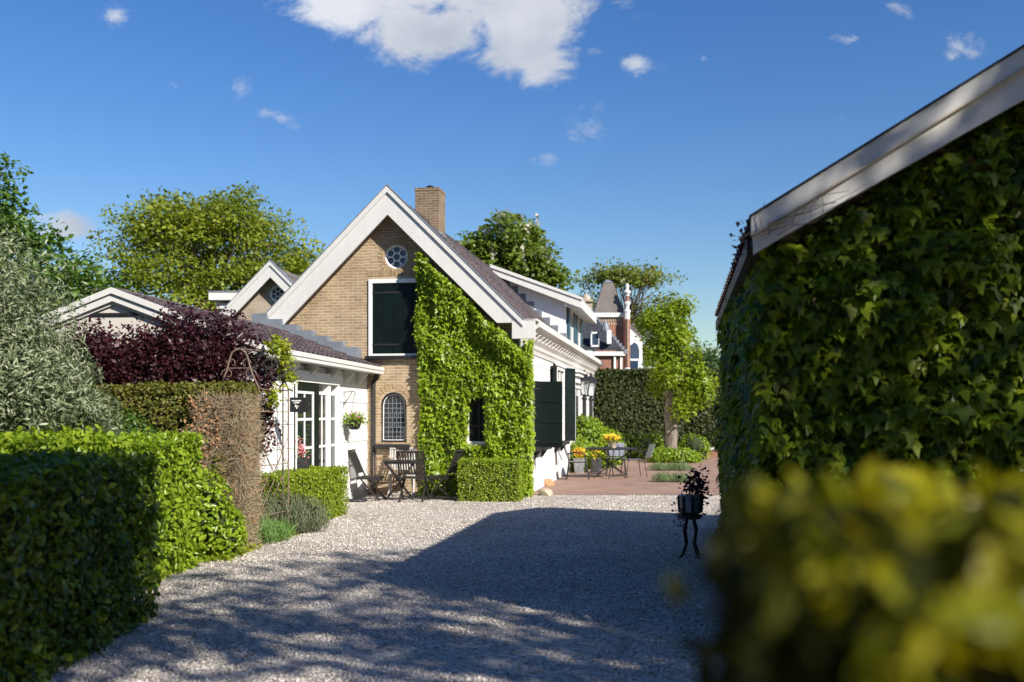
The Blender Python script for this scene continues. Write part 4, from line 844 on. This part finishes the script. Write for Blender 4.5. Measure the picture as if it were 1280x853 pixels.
# ------------------------------------------------------------------ behind the patio
def scallop(P): return np.zeros(len(P))
boxhedge('tall_yew_hedge', 'tall dark clipped hedge closing off the back of the brick patio', 'hedge', [(WX(743,36),36),(WX(1100,36),36),(WX(1100,36),37.2),(WX(743,36),37.2)], 0, WZ(463,36), 850, .10, M['tallyew'], M['twiggreen'], tpl=DIAM, amp=.06, depth=.2, nf=1.2, jit=.6, inset=.18)
m = MB(); m.box(WX(770,35.2), 16, 35.0, 35.3, 0, .32); o = m.build('low_patio_wall', M['redbrick'], None, loc=(6, 35, 0)); tagp(o, 'low brick garden wall with pale coping in front of the tall dark hedge', 'wall')
cp_ = MB().box(WX(770,35.2)-.05, 16, 34.95, 35.35, .321, .39).build('coping', M['stone'], o, world=True)
for px, w, h, lab in ((782,.42,.75,'rounded green bush right of the yellow flower pot'),(803,.5,.6,'loose green rose bush between the flower pot and the pollard'),(818,.3,.7,'narrow rose bush just left of the pollard trunk'),(868,.55,.75,'light green bush right of the pollard trunk by the hedge'),(760,.3,.5,'small bush behind the patio table')):
    X = WX(px,34.2); blobshrub('rose_bush', lab, 'shrub', [(X,34.2,.5,w,.4,h*.6),(X+.15,34.2,.3,w*.8,.35,.4)], 260, .09, M['shrub'], (X,34.2,0), core=M['twiggreen'], group='bushes along the low patio wall')
blobshrub('ground_shrub', 'low leafy bush spreading round the foot of the pollard trunk', 'shrub', [(WX(828,32),32.0,.22,.5,.5,.3),(WX(850,32),31.9,.2,.6,.5,.3),(WX(862,32),32.1,.18,.4,.5,.24)], 500, .09, M['shrub'], (WX(840,32),32,0), core=M['twiggreen'])
for i, (px, Y, w, lab) in enumerate(((836, 27.6, .75, 'farther of the two low lavender mounds on the brick paving'), (838, 23.0, .58, 'nearer of the two low lavender mounds on the brick paving'))):
    blobshrub('lavender_mound', lab, 'plant', [(WX(px,Y)-w*.3,Y,.06,w*.5,.35,.17),(WX(px,Y)+w*.4,Y,.06,w*.55,.35,.16)], 2200, .1, M['mound'], (WX(px,Y),Y,0), BLADE, .4, None, tip=(0,0,1), tipw=.7, depth=.8, group='lavender mounds', stems=3)
blobshrub('hydrangea', 'full bright green shrub against the white side wall behind the metal chair', 'shrub', [(2.05,28.2,.85,.6,.6,.75),(2.55,28.6,.65,.65,.6,.6),(1.85,26.9,.45,.3,.5,.5),(2.9,29,.45,.45,.5,.4)], 420, .095, M['shrub'], (2.2,28.3,0), core=M['twiggreen'])
# mansion far behind
mn = thing('brick_mansion', 'distant red brick mansion with slate roof, square tower and turret', 'house', (WX(765,52),52,0), 0)
Yt = 52; X_ = lambda px, Y=Yt: WX(px, Y); Z_ = lambda py, Y=Yt: WZ(py, Y)
m = MB(); m.box(X_(744), X_(786), Yt, Yt+1.8, 0, Z_(397)); tw_ = m.build('tower', M['redbrick'], mn, world=True)
m = MB(); m.box(X_(741), X_(779), Yt-.15, Yt+1.9, Z_(397), Z_(391.5)); m.build('cornice', M['white'], tw_, world=True, bevel=.03)
m = MB()
for i in range(10): x = X_(747)+i*.13; MB().box(x, x+.07, Yt-.03, Yt-.002, Z_(402), Z_(398.5)).build('pale_brick', M['sand2'], tw_, world=True); MB().box(x+.04, x+.1, Yt-.028, Yt-.002, Z_(407), Z_(403.5)).build('pale_brick', M['sand2'], tw_, world=True)
for i in range(22): MB().box(X_(782.6), X_(784), Yt-.54, Yt-.48, Z_(402+i*2.6), Z_(401+i*2.6)+.02).build('pale_brick', M['sand2'], tw_, world=True)
xa, xb, ya, yb = X_(742.5), X_(779), Yt-.1, Yt+1.6; xc, xd, yc, yd = X_(755.5), X_(767.5), Yt+.45, Yt+1.0; zt_, zb_ = Z_(352), Z_(391)
m = MB(); m.add([(xa,ya,zb_),(xb,ya,zb_),(xb,yb,zb_),(xa,yb,zb_),(xc,yc,zt_),(xd,yc,zt_),(xd,yd,zt_),(xc,yd,zt_)], [(0,1,5,4),(1,2,6,5),(2,3,7,6),(3,0,4,7),(4,5,6,7),(0,3,2,1)]); rf = m.build('tower_roof', M['slatebrown'], tw_, world=True)
m = MB(); cxm, cym = (xc+xd)/2, (yc+yd)/2; m.add([(xc-.03,yc-.03,zt_),(xd+.03,yc-.03,zt_),(xd+.03,yd+.03,zt_),(xc-.03,yd+.03,zt_),(cxm,cym,Z_(347))], [(0,1,4),(1,2,4),(2,3,4),(3,0,4),(0,3,2,1)]); m.build('roof_cap', M['lead'], tw_, world=True)
m = MB(); m.lathe([(.15, Z_(462)), (.15, Z_(392)), (0.177, Z_(391)), (0.177, Z_(389)), (0.102, Z_(388)), (0.102, Z_(384)), (0.163, Z_(381)), (0.163, Z_(379)), (0.095, Z_(378)), (0.095, Z_(370)), (0.184, Z_(367)), (0.184, Z_(365)), (0.082, Z_(364)), (0.082, Z_(361)), (0.116, Z_(359)), (.04, Z_(356))], 8, (X_(783), Yt-.35, 0)); m.build('finial_turret', M['white'], mn, world=True)
m = MB(); m.lathe([(.156, Z_(460)), (.156, Z_(400))], 8, (X_(783), Yt-.35, 0)); m.lathe([(.1, Z_(378)), (.1, Z_(371))], 8, (X_(783), Yt-.35, 0)); m.build('turret_bricks', M['redbrick'], mn, world=True)
# slate wing
Ys = 47
m = MB(); m.box(X_(700,Ys), X_(779,Ys), Ys, Ys+4, 0, Z_(441,Ys)); wg = m.build('wing', M['redbrick'], mn, world=True)
m = MB(); m.box(X_(700,Ys), X_(781,Ys), Ys-.2, Ys, Z_(445,Ys), Z_(440,Ys)); m.box(X_(767,Ys), X_(769.5,Ys), Ys-.12, Ys-.02, 0, Z_(444,Ys)); m.box(X_(775,Ys), X_(777.5,Ys), Ys-.1, Ys-.02, 0, Z_(444,Ys)); m.build('gutter', M['white'], wg, world=True)
e0, e1, r0, r1 = (X_(690,Ys), Ys-.15, Z_(440,Ys)), (X_(780,Ys), Ys-.15, Z_(440,Ys)), (X_(712,50), 50, WZ(395,50)), (X_(742,50), 50, WZ(395,50))
def slates():
    V, Fc = [], []; R = 14; C = 26
    for r in range(R):
        for e in (0, 1):
            f = (r+e)/R; a = Vector(e0).lerp(Vector(r0), f); b_ = Vector(e1).lerp(Vector(r1), f)
            for c in range(C+1):
                p = a.lerp(b_, c/C); p.z += .05*(1-e)+.025*(c % 2); V.append(tuple(p))
    W = C+1
    for k in range(R*2-1):
        for c in range(C): Fc.append((k*W+c, k*W+c+1, (k+1)*W+c+1, (k+1)*W+c))
    mkobj('slate_roof', V, Fc, M['slate'], wg, world=True)
slates()
m = MB()
for i in range(12):
    f = i/12; p = Vector(e1).lerp(Vector(r1), f); m.box(p.x-.02, p.x+.13, p.y-.08, p.y+.15, p.z-.1, p.z+.1)
m.build('stepped_verge', M['lead'], wg, world=True)
m = MB(); p = Vector((X_(742,48), 47.4, Z_(433,47.4))); fw = .42; 
for b_ in ((-fw/2,-fw/2+.06,0,.62),(fw/2-.06,fw/2,0,.62),(-fw/2,fw/2,.57,.65),(-fw/2,fw/2,-.05,.03)): m.box(p.x+b_[0], p.x+b_[1], p.y-.35, p.y+.3, p.z+b_[2], p.z+b_[3])
sk = m.build('skylight', M['white'], wg, world=True); MB().box(p.x-fw/2+.05, p.x+fw/2-.05, p.y-.32, p.y-.3, p.z, p.z+.6).build('pane', M['glassb'], sk, world=True)
m = MB(); m.box(X_(726.5,50), X_(740,50), 49.8, 50.6, Z_(400,50), Z_(378,50)); m.box(X_(725.5,50), X_(741,50), 49.7, 50.7, Z_(378,50), Z_(375.5,50)); m.lathe([(.28, Z_(375.5,50)), (.16, Z_(369,50)), (.08, Z_(368,50)), (.08, Z_(366,50))], 8, (X_(733,50), 50.2, 0)); m.build('chimney', M['palebrick'], mn, world=True)
m = MB(); m.lathe([(.2, Z_(414,46.8)), (.2, Z_(411,46.8)), (.02, Z_(399,46.8))], 8, (X_(757,46.8), 46.9, 0)); m.build('pinnacle', M['lead'], wg, world=True); m = MB(); m.box(X_(758.5,46.8), X_(764,46.8), 46.7, 47.3, Z_(430,46.8), Z_(413,46.8)); m.build('dormer_gable', M['white'], wg, world=True)
# white house farther right
wh = thing('white_house', 'distant white gabled house with arched window right of the brick tower', 'house', (WX(798,58),58,0), 0)
g = lambda px, py: (WX(px,58), WZ(py,58))
MB().prism([g(780,463), g(803,463), g(803,428), g(801,424), g(784,408), g(780,410)], 58, 62).build('gable_wall', M['white'], wh, world=True)
MB().prism([g(784,407), g(802.5,424.5), g(804,423), g(793,404)], 58.1, 62).build('roof', M['slatebrown'], wh, world=True)
m = MB(); m.prism([g(787,449), g(799,449), g(799,438), g(797,431), g(793,428), g(789,431), g(787,438)], 57.93, 57.99); m.build('arched_window', M['glassb'], wh, world=True)
m = MB(); m.box(WX(784,57.5), WX(800,57.5), 57.2, 57.9, WZ(462,57.5), WZ(449,57.5)); pr = m.build('porch', M['white'], wh, world=True); MB().box(WX(786,57.1), WX(798,57.1), 57.15, 57.19, WZ(461,57.1), WZ(451,57.1)).build('pane', M['glassb'], pr, world=True)
# ------------------------------------------------------------------ garden arch
def gardenarch():
    Bn, Bf = Vector((-3.13,12.3,0)), Vector((-2.92,13.0,0)); d = Vector((-.51,.07,0)); An, Af = Bn+d, Bf+d
    t = thing('garden_arch', 'rusty wrought iron garden arch with scrolls in front of the annex', 'garden arch', tuple((Bn+Af)/2), 0)
    hz, tz = 1.92, 2.40
    for p in (Bn, Bf, An, Af): MB().tube([p, p+Vector((0,0,hz))], .011, 6).build('post', M['ironrust'], t, world=True)
    for (a, b) in ((An, Bn), (Af, Bf)):
        mid = (a+b)/2; m = MB()
        for s in (a, b):
            o_ = (s-mid); pts = [mid+o_*1.0+Vector((0,0,hz))]
            for k in np.linspace(0, 1, 10):
                f = 1-k; w = o_*(.10+.9*(f**.55 if f > 0 else 0)*(1-.25*math.sin(k*3.1))); pts.append(mid+w*1.0+Vector((0,0,hz+(tz-hz)*(k**.9))))
            pts[0] = mid+o_*1.25+Vector((0,0,hz-.03)); m.tube(pts, .012, 6)
            c0 = mid+o_*.55+Vector((0,0,hz+.16)); m.tube([c0+(o_.normalized()*math.cos(a_)+Vector((0,0,math.sin(a_))))*(.09-.008*i) for i, a_ in enumerate(np.linspace(0, 5, 10))], .006, 5)
            c0 = mid+o_*.35+Vector((0,0,hz+.3)); m.tube([c0+(o_.normalized()*math.cos(-a_)+Vector((0,0,math.sin(a_))))*(.07-.005*i) for i, a_ in enumerate(np.linspace(0, 4.6, 10))], .006, 5)
        m.tube([a+Vector((0,0,hz-.02)), b+Vector((0,0,hz-.02))], .008, 5); m.tube([mid+(a-mid)*.62+Vector((0,0,hz+.24)), mid+(b-mid)*.62+Vector((0,0,hz+.24))], .007, 5)
        m.build('arched_top', M['ironrust'], t, world=True)
    m = MB()
    for f in (-.1, 0, .1): m.tube([(An+Bn)/2+d*f+Vector((0,0,tz)), (Af+Bf)/2+d*f+Vector((0,0,tz))], .008, 5)
    m.build('top_rails', M['ironrust'], t, world=True)
    for (p, q) in ((Bn, Bf), (An, Af)):
        m = MB(); D = q-p; P = lambda f, z: p+D*f+Vector((0,0,z))
        for z in (.33, .95, 1.62, 1.9): m.tube([P(0,z), P(1,z)], .006, 5)
        m.tube([P(0,.95), P(.5,.55), P(1,.95)], .005, 5); m.tube([P(0,.55), P(.5,.95), P(1,.55)], .005, 5); m.tube([P(0,.33), P(.5,.75), P(1,.33)], .005, 5); m.tube([P(0,1.3), P(.5,.85), P(1,1.3)], .005, 5); m.tube([P(.1,.95), P(.5,1.35), P(.9,.95)], .005, 5)
        for s in (-1, 1):
            m.tube([P(.5+s*(.28*math.sin(k*math.pi)), .85+.62*k) for k in np.linspace(0, 1, 12)], .005, 5)
            for z0 in (.95, 1.45, 1.75): m.tube([P(.5+s*.36+.1*s*math.cos(a_)*(1-i*.05), z0+.07*math.sin(a_)*(1-i*.05)) for i, a_ in enumerate(np.linspace(0, 5.4, 11))], .0045, 5)
        m.build('side_lattice', M['ironrust'], t, world=True)
gardenarch()
lob = [(-3.0,12.7,2.42,.13,.12,.14),(-2.95,12.8,2.25,.1,.1,.18),(-2.9,12.9,2.05,.06,.06,.12),(-3.05,12.6,1.75,.07,.06,.15)]
tree('yellow_vine', 'yellow green climbing vine on top of the rusty garden arch', (-2.98,12.95,0), 1.9, lob, 34, 16, .05, .055, M['vine'], M['bark'], .012, tpl=LOBE, flat=1)
# sign on a pole
def signpost():
    Y = 14.0; x = WX(374, Y); t = thing('sign_board', 'small dark board with faint white lettering on a thin pole beside the french doors', 'sign', (x, Y, 0), 0)
    m = MB(); m.box(-.13, .13, -.012, .012, WZ(515.5,Y), WZ(497,Y)); m.build('board', M['black'], t, bevel=.003)
    MB().tube([(-.07,.03,0),(-.07,.03,WZ(480,Y))], .012, 8).build('pole', M['iron'], t)
    m = MB(); rr = random.Random(3)
    def row(y, x0, x1, h):
        x = x0
        while x < x1: w = rr.uniform(.006, .012); m.box(x, min(x+w, x1), -.0155, -.0125, y, y+h*rr.uniform(.7, 1.15)); x += w+.003
    z = WZ(497,Y); row(z-.055, -.10, .03, .018); row(z-.082, -.075, .005, .016); m.build('lettering', M['chalk'], t)
    m = MB(); m.tube([(-.045,-.0145,z-.10),(-.05,-.0145,z-.12),(-.03,-.0145,z-.145),(-.035,-.0145,z-.16)], .008, 5); m.tube([(-.06,-.0145,z-.13),(-.02,-.0145,z-.12),(-.005,-.0145,z-.135)], .005, 5); m.build('emblem', M['chalk'], t)
signpost()
def flowers(parent, name, c, r, h, n, size, mat, mleaf, nl=140):
    P = np.array(c)+RNG.normal(0, 1, (n, 3))*np.array([r*.5, r*.5, h*.3])+np.array([0, 0, h*.45]); leafobj(name, P, RNG.normal(0, .4, P.shape)+np.array([0, -.4, .8]), sizes(n, size), PETAL, mat, parent, .5)
    P = np.array(c)+RNG.normal(0, 1, (nl, 3))*np.array([r*.5, r*.5, h*.3])+np.array([0, 0, h*.15]); leafobj('foliage', P, RNG.normal(0, .6, P.shape)+np.array([0, 0, .6]), sizes(nl, size*1.1), OVAL, mleaf, parent, .6)
# pink flower trough beside the doors
t = thing('flower_trough', 'dark trough of pink geraniums standing at the french doors behind the box hedge', 'flower pot', (WX(375,15.2),15.2,.0), 0)
m = MB(); m.prism([(-.12,.75),(.12,.75),(.13,.93),(-.13,.93)], -.1, .1); m.box(-.1, .1, -.08, .08, .0, .75); m.build('pot', M['iron'], t, bevel=.01)
flowers(t, 'blossom', (WX(375,15.2),15.2,.93), .12, .26, 90, .035, M['pink'], M['grassy'])
# hanging basket
hb = MW[ax.name] @ Vector((.2, at(429), 0)); wl = MW[ax.name] @ Vector((.01, at(429), 0))
t = thing('hanging_basket', 'dark hanging flower basket on an iron bracket on the white annex wall', 'hanging basket', (hb.x,hb.y,1.35), 0)
zz = 1.36; m = MB(); m.lathe([(.06,-.05),(.10,-.02),(.135,.09),(.14,.11),(.12,.11)], 14, (hb.x,hb.y,zz)); m.build('pot', M['zinc'] if False else M['iron'], t, world=True)
m = MB(); hk = Vector((hb.x,hb.y,1.93)); m.tube([Vector((wl.x,wl.y,1.98)), hk+Vector((0,0,.06)), hk+Vector((.03,0,.02)), hk], .008, 6); m.tube([Vector((wl.x,wl.y,1.7)), Vector((wl.x,wl.y,2.0))], .009, 6); m.tube([Vector((wl.x,wl.y,1.75)), (Vector((wl.x,wl.y,1.85))+hk)/2, hk+Vector((-.04,0,.05))], .007, 6)
m.build('bracket', M['iron'], t, world=True); m = MB()
for a_ in (0, 2.1, 4.2): m.tube([hk, Vector((hb.x+.13*math.cos(a_), hb.y+.13*math.sin(a_), zz+.11))], .003, 4)
m.build('chain', M['iron'], t, world=True)
flowers(t, 'blossom', (hb.x+.06,hb.y,zz+.12), .16, .12, 26, .035, M['pink'], M['shrub'], 30)
P = np.array([hb.x,hb.y,zz+.13])+RNG.normal(0,1,(620,3))*np.array([.1,.09,.05]); leafobj('foliage', P, RNG.normal(0,.5,P.shape)+np.array([0,0,1]), sizes(620,.045), OVAL, M['shrub'], t, .6)
# ------------------------------------------------------------------ black slatted garden furniture
def slatchair(name, label, mat, loc, rz):
    t = thing(name, label, 'chair', loc, rz, 'folding garden chairs round the small table')
    m = MB()                                          # faces local +y ; back leans to -y
    top = Vector((0,-.34,.90)); bot = Vector((0,-.13,.42))
    for s in (-1, 1): m.bar(bot+Vector((s*.23,0,0)), top+Vector((s*.23,0,0)), .035, .022)
    dv = (top-bot); m.bar(top+Vector((-.25,0,0)), top+Vector((.25,0,0)), .05, .022, dv); m.bar(bot+dv*.18+Vector((-.23,0,0)), bot+dv*.18+Vector((.23,0,0)), .04, .02, dv); m.bar(bot+dv*.58+Vector((-.23,0,0)), bot+dv*.58+Vector((.23,0,0)), .03, .016, dv)
    for i in range(9): x = -.19+i*.0475; m.bar(bot+dv*.18+Vector((x,0,0)), top+Vector((x,0,0)), .024, .012)
    m.build('backrest', mat, t)
    m = MB()
    for i in range(8): y = -.17+i*.052; m.box(-.22, .22, y, y+.038, .415, .433)
    for s in (-1, 1): m.box(s*.21-.012, s*.21+.012, -.18, .24, .385, .413)
    m.build('seat', mat, t)
    for s in (-1, 1):
        MB().bar((s*.235,-.13,.43), (s*.235,.26,.0), .034, .022).build('leg', mat, t)
        MB().bar((s*.205,.22,.40), (s*.205,-.30,.0), .034, .022).build('leg', mat, t)
    m = MB(); m.bar((-.235,.2,.07), (.235,.2,.07), .03, .02); m.bar((-.205,-.22,.07), (.205,-.22,.07), .03, .02); m.build('stretcher', mat, t)
    return t
P2 = math.pi
slatchair('folding_chair', 'black folding chair at the left, seen side on against the white annex corner', M['darkwood'], (-2.62,18.25,.016), -P2/2-.1)
slatchair('folding_chair', 'black slatted folding chair seen from behind, in front of the small table', M['darkwood'], (-1.78,18.0,.016), -.08)
slatchair('folding_chair', 'black folding chair at the right of the table against the ivy', M['darkwood'], (-1.28,18.35,.016), P2/2-.25)
slatchair('folding_chair', 'pale weathered slatted chair behind the table under the arched window', M['wood'], (-2.1,18.95,.016), P2+.05)
t = thing('garden_table', 'small dark folding garden table amid the slatted chairs', 'table', (-2.08,18.45,.016), .1)
m = MB()
for i in range(8): m.box(-.3+i*.076, -.3+i*.076+.068, -.3, .3, .695, .715)
m.build('tabletop', M['darkwood'], t); m = MB(); m.box(-.28, .28, -.27, -.25, .66, .694); m.box(-.28, .28, .25, .27, .66, .694); m.build('apron', M['darkwood'], t)
for s in (-1, 1):
    MB().bar((-.26,s*.24,.66), (.24,s*.24,.0), .035, .022).build('leg', M['darkwood'], t); MB().bar((.26,s*.21,.66), (-.24,s*.21,.0), .035, .022).build('leg', M['darkwood'], t)
MB().bar((-.2,-.24,.08), (-.2,.24,.08), .03, .02).build('stretcher', M['darkwood'], t)
t = thing('plant_rack', 'scrolled wrought iron rack standing against the brick under the arched window', 'plant rack', (-2.45,19.2,.016), -.17)
m = MB()
for x in (-.2, .2):
    m.tube([(x,-.1,0),(x,-.1,.75)], .009, 5); m.tube([(x,.1,0),(x,.1,.75)], .009, 5)
for z in (.25, .55, .72): m.tube([(-.2,-.1,z),(.2,-.1,z)], .008, 5)
for s in (-1, 1): m.tube([(s*.1+.085*math.cos(a_)*s, -.1, .64+.075*math.sin(a_)) for a_ in np.linspace(0, 5.4, 14)], .006, 5); m.tube([(s*.1+.09*math.cos(a_)*s, -.1, .4+.11*math.sin(a_)) for a_ in np.linspace(0, 5.4, 14)], .006, 5)
m.build('frame', M['ironrust'], t); MB().box(-.19, .19, -.09, .09, .25, .262).build('shelf', M['ironrust'], t)
# grey stone ball foot beside the annex corner
t = thing('parasol_foot', 'round dark grey parasol foot at the corner of the annex', 'parasol foot', (WX(447,17.9),17.9,.016), 0)
m = MB(); m.lathe([(.17,0),(.18,.02),(.17,.045),(.05,.06),(.03,.065)], 20); m.build('base_plate', M['iron'], t, smooth=True)
m = MB(); m.prism([(.1*math.cos(a_), .13+.1*math.sin(a_)) for a_ in np.linspace(0, 6.28, 17)[:-1]], -.02, .02); m.build('wheel', M['iron'], t, bevel=.006)
# stones beside the wall
def stone(name, label, x, y, s, mat):
    V = []; 
    import bmesh
    bm = bmesh.new(); bmesh.ops.create_icosphere(bm, subdivisions=2, radius=1)
    for v in bm.verts:
        v.co = Vector((v.co.x*s[0], v.co.y*s[1], v.co.z*s[2]))*(1+.28*mnoise.noise(v.co*1.1+Vector((x, y, 0))*3)); v.co = Vector([max(-s[i]*.8, min(s[i]*.8, v.co[i])) for i in range(3)])
    me = bpy.data.meshes.new(name); bm.to_mesh(me); bm.free(); me.materials.append(mat); o = bpy.data.objects.new(name, me); link(o); o.location = (x, y, s[2]*.7); o.rotation_euler = (.1, .1, x*9); tagp(o, label, 'stone')
stone('rock', 'flat ochre rock on the paving at the foot of the white wall', WX(684,21.8), 21.8, (.22,.14,.11), M['sand']); stone('rock', 'beige rock at the edge of the gravel below the white wall', WX(681.5,19.2), 19.2, (.17,.12,.10), M['sand2'])
# ------------------------------------------------------------------ patio set
t = thing('patio_table', 'round dark metal patio table carrying a pot of yellow flowers', 'table', (WX(764,24.4),24.4,.022), 0)
m = MB(); m.lathe([(.0+.01,.70),(.62,.70),(.64,.715),(.64,.73),(.62,.735),(.01,.735)], 32); m.build('tabletop', M['iron'], t)
for k in range(6):
    a_ = k*math.pi/3+.3; c_, s_ = math.cos(a_), math.sin(a_); MB().tube([(c_*.42*r, s_*.42*r, z) for r, z in ((1.35,.70),(.95,.56),(.25,.40),(.12,.33),(.25,.25),(.75,.13),(1.05,.0))], .013, 6).build('leg', M['iron'], t)
m = MB(); m.tube([(.11*math.cos(a_), .11*math.sin(a_), .33) for a_ in np.linspace(0, 6.28, 17)[:-1]], .012, 6, close=True); m.build('collar', M['iron'], t)
def metalchair(label, loc, rz, first=None):
    if first is not None: return dup(first, loc, rz, label)
    t = thing('metal_chair', label, 'chair', loc, rz, 'metal chairs round the patio table')
    m = MB(); m.tube([(-.22,-.2,.43),(-.22,.2,.43),(-.1,.24,.43),(.1,.24,.43),(.22,.2,.43),(.22,-.2,.43)], .011, 6, close=True)
    for s in (-1, 1): m.tube([(s*.22,-.18,.43),(s*.23,-.27,.65),(s*.21,-.34,.88),(s*.1,-.355,.92),(0,-.36,.925)], .011, 6); m.tube([(s*.23,-.25,.62),(s*.26,.0,.66),(s*.26,.16,.62),(s*.23,.2,.43)], .01, 6)
    m.build('frame', M['iron'], t); MB().box(-.21, .21, -.2, .21, .434, .44).build('seat', M['zinc'], t)
    m = MB(); m.prism([(-.2,.50),(.2,.50),(.2,.86),(-.2,.86)], 0, .006, 'y', Matrix.Translation((0,-.2,0)) @ Matrix.Shear('XZ', 4, (0, 0)) @ Matrix.Rotation(.36, 4, 'X')); m.build('backrest', M['zinc'], t)
    for sx_, sy_ in ((-1,-1),(1,-1),(-1,1),(1,1)): MB().tube([(sx_*.21,sy_*.2,.43),(sx_*.25,sy_*.27,0)], .011, 6).build('leg', M['iron'], t)
    return t
c1 = metalchair('metal patio chair nearest the white wall, left of the table', (WX(722,23.6),23.6,.022), -P2/2-.1)
metalchair('metal patio chair at the right hand side of the round table', (WX(792,24.8),24.8,.022), P2/2+.2, c1)
metalchair('metal patio chair pushed in behind the round table', (WX(770,25.6),25.6,.022), P2-.15, c1)
def pot(name, label, loc, prof, mat, fl, leafm, fh=.22, fr=.17, n=160):
    t = thing(name, label, 'flower pot', loc, 0); MB().lathe(prof, 16).build('pot', mat, t, bevel=.003)
    flowers(t, 'blossom', (loc[0],loc[1],loc[2]+prof[-1][1]), fr, fh, n, .05, fl, leafm); return t
pot('flower_pot', 'wicker pot of yellow pansies standing on the patio table', (WX(766,24.3),24.3,.758), [(.07,0),(.10,.17),(.105,.19),(.09,.19)], M['basket'], M['yellow'], M['shrub'], .15, .19, 190)
pot('zinc_bucket', 'zinc bucket of golden flowers behind the left patio chair', (WX(724,26.2),26.2,.022), [(.12,0),(.155,.38),(.165,.40),(.15,.40)], M['zinc'], M['orange'], M['shrub'], .30, .14, 160)
pot('zinc_planter', 'square grey planter of pale yellow flowers beside the zinc bucket', (WX(745,26.6),26.6,.022), [(.14,0),(.15,.36),(.15,.38),(.13,.38)], M['zinc'], M['yellow'], M['shrub'], .22, .16, 60)
# lamp posts at the door
def lamppost(label, px, Y):
    t = thing('lamp_post', label, 'lamp post', (WX(px,Y),Y,.022), 0, 'lantern posts by the front door')
    m = MB(); m.lathe([(.13,0),(.13,.12),(.08,.2),(.065,.6),(.055,1.95),(.09,2.0),(.05,2.06),(.04,2.12)], 12); m.build('post', M['black'], t)
    m = MB(); z0 = 2.12; z1 = 2.5
    for k in range(4):
        a_ = k*math.pi/2+math.pi/4; m.bar((.13*math.cos(a_),.13*math.sin(a_),z0), (.2*math.cos(a_),.2*math.sin(a_),z1), .018, .018)
    m.lathe([(.14,z0-.03),(.14,z0)], 4); m.lathe([(.25,z1),(.25,z1+.03),(.14,z1+.12),(.09,z1+.15),(.1,z1+.19),(.03,z1+.24),(.045,z1+.28),(.01,z1+.34)], 12)
    l = m.build('lantern', M['black'], t)
    gm, nt, N, L, p = newmat('lantern_glass'); p.inputs['Base Color'].default_value = (.75,.78,.8,1); p.inputs['Roughness'].default_value = .1; p.inputs['Transmission Weight'].default_value = .75; p.inputs['IOR'].default_value = 1.1
    m = MB(); m.lathe([(.125,z0+.002),(.19,z1-.002)], 4, (0,0,0), Matrix.Rotation(math.pi/4,4,'Z')); m.build('glass', gm, l)
lamppost('nearer black lantern post beside the front door of the white side wall', 730.5, 28.6); lamppost('farther black lantern post near the end of the white side wall', 738.6, 30.6)
# iron plant stand by the barn
t = thing('plant_stand', 'black iron stand with a striped pot of purple plants beside the barn', 'plant stand', (WX(863,11),11.0,.016), 0)
m = MB()
for k in range(4):
    a_ = k*math.pi/2+.5; c_, s_ = math.cos(a_), math.sin(a_); m.tube([(c_*r, s_*r, z) for r, z in ((.16,0),(.12,.02),(.06,.15),(.09,.3),(.05,.42))], .016, 6)
m.lathe([(.10,.42),(.13,.44),(.13,.47),(.05,.48)], 14); m.build('stand', M['black'], t)
m = MB(); m.lathe([(.09,.48),(.12,.5),(.13,.66),(.14,.68),(.11,.68)], 16); p_ = m.build('pot', M['zinc'], t)
m = MB()
for k in range(8): a_ = k*math.pi/4; m.bar((.127*math.cos(a_),.127*math.sin(a_),.49), (.138*math.cos(a_),.138*math.sin(a_),.67), .03, .014)
m.build('stripe', M['black'], p_)
P = np.array([WX(870,11),11,.80])+RNG.normal(0,1,(420,3))*np.array([.07,.07,.09]); leafobj('foliage', P, RNG.normal(0,.6,P.shape)+np.array([0,0,.5]), sizes(420,.045), OVAL, M['purple'], t, .7)
P = np.array([WX(853,11),11,.5])+RNG.normal(0,1,(160,3))*np.array([.04,.06,.09]); leafobj('trailing_foliage', P, RNG.normal(0,.6,P.shape), sizes(160,.035), OVAL, M['purple'], t, .7)
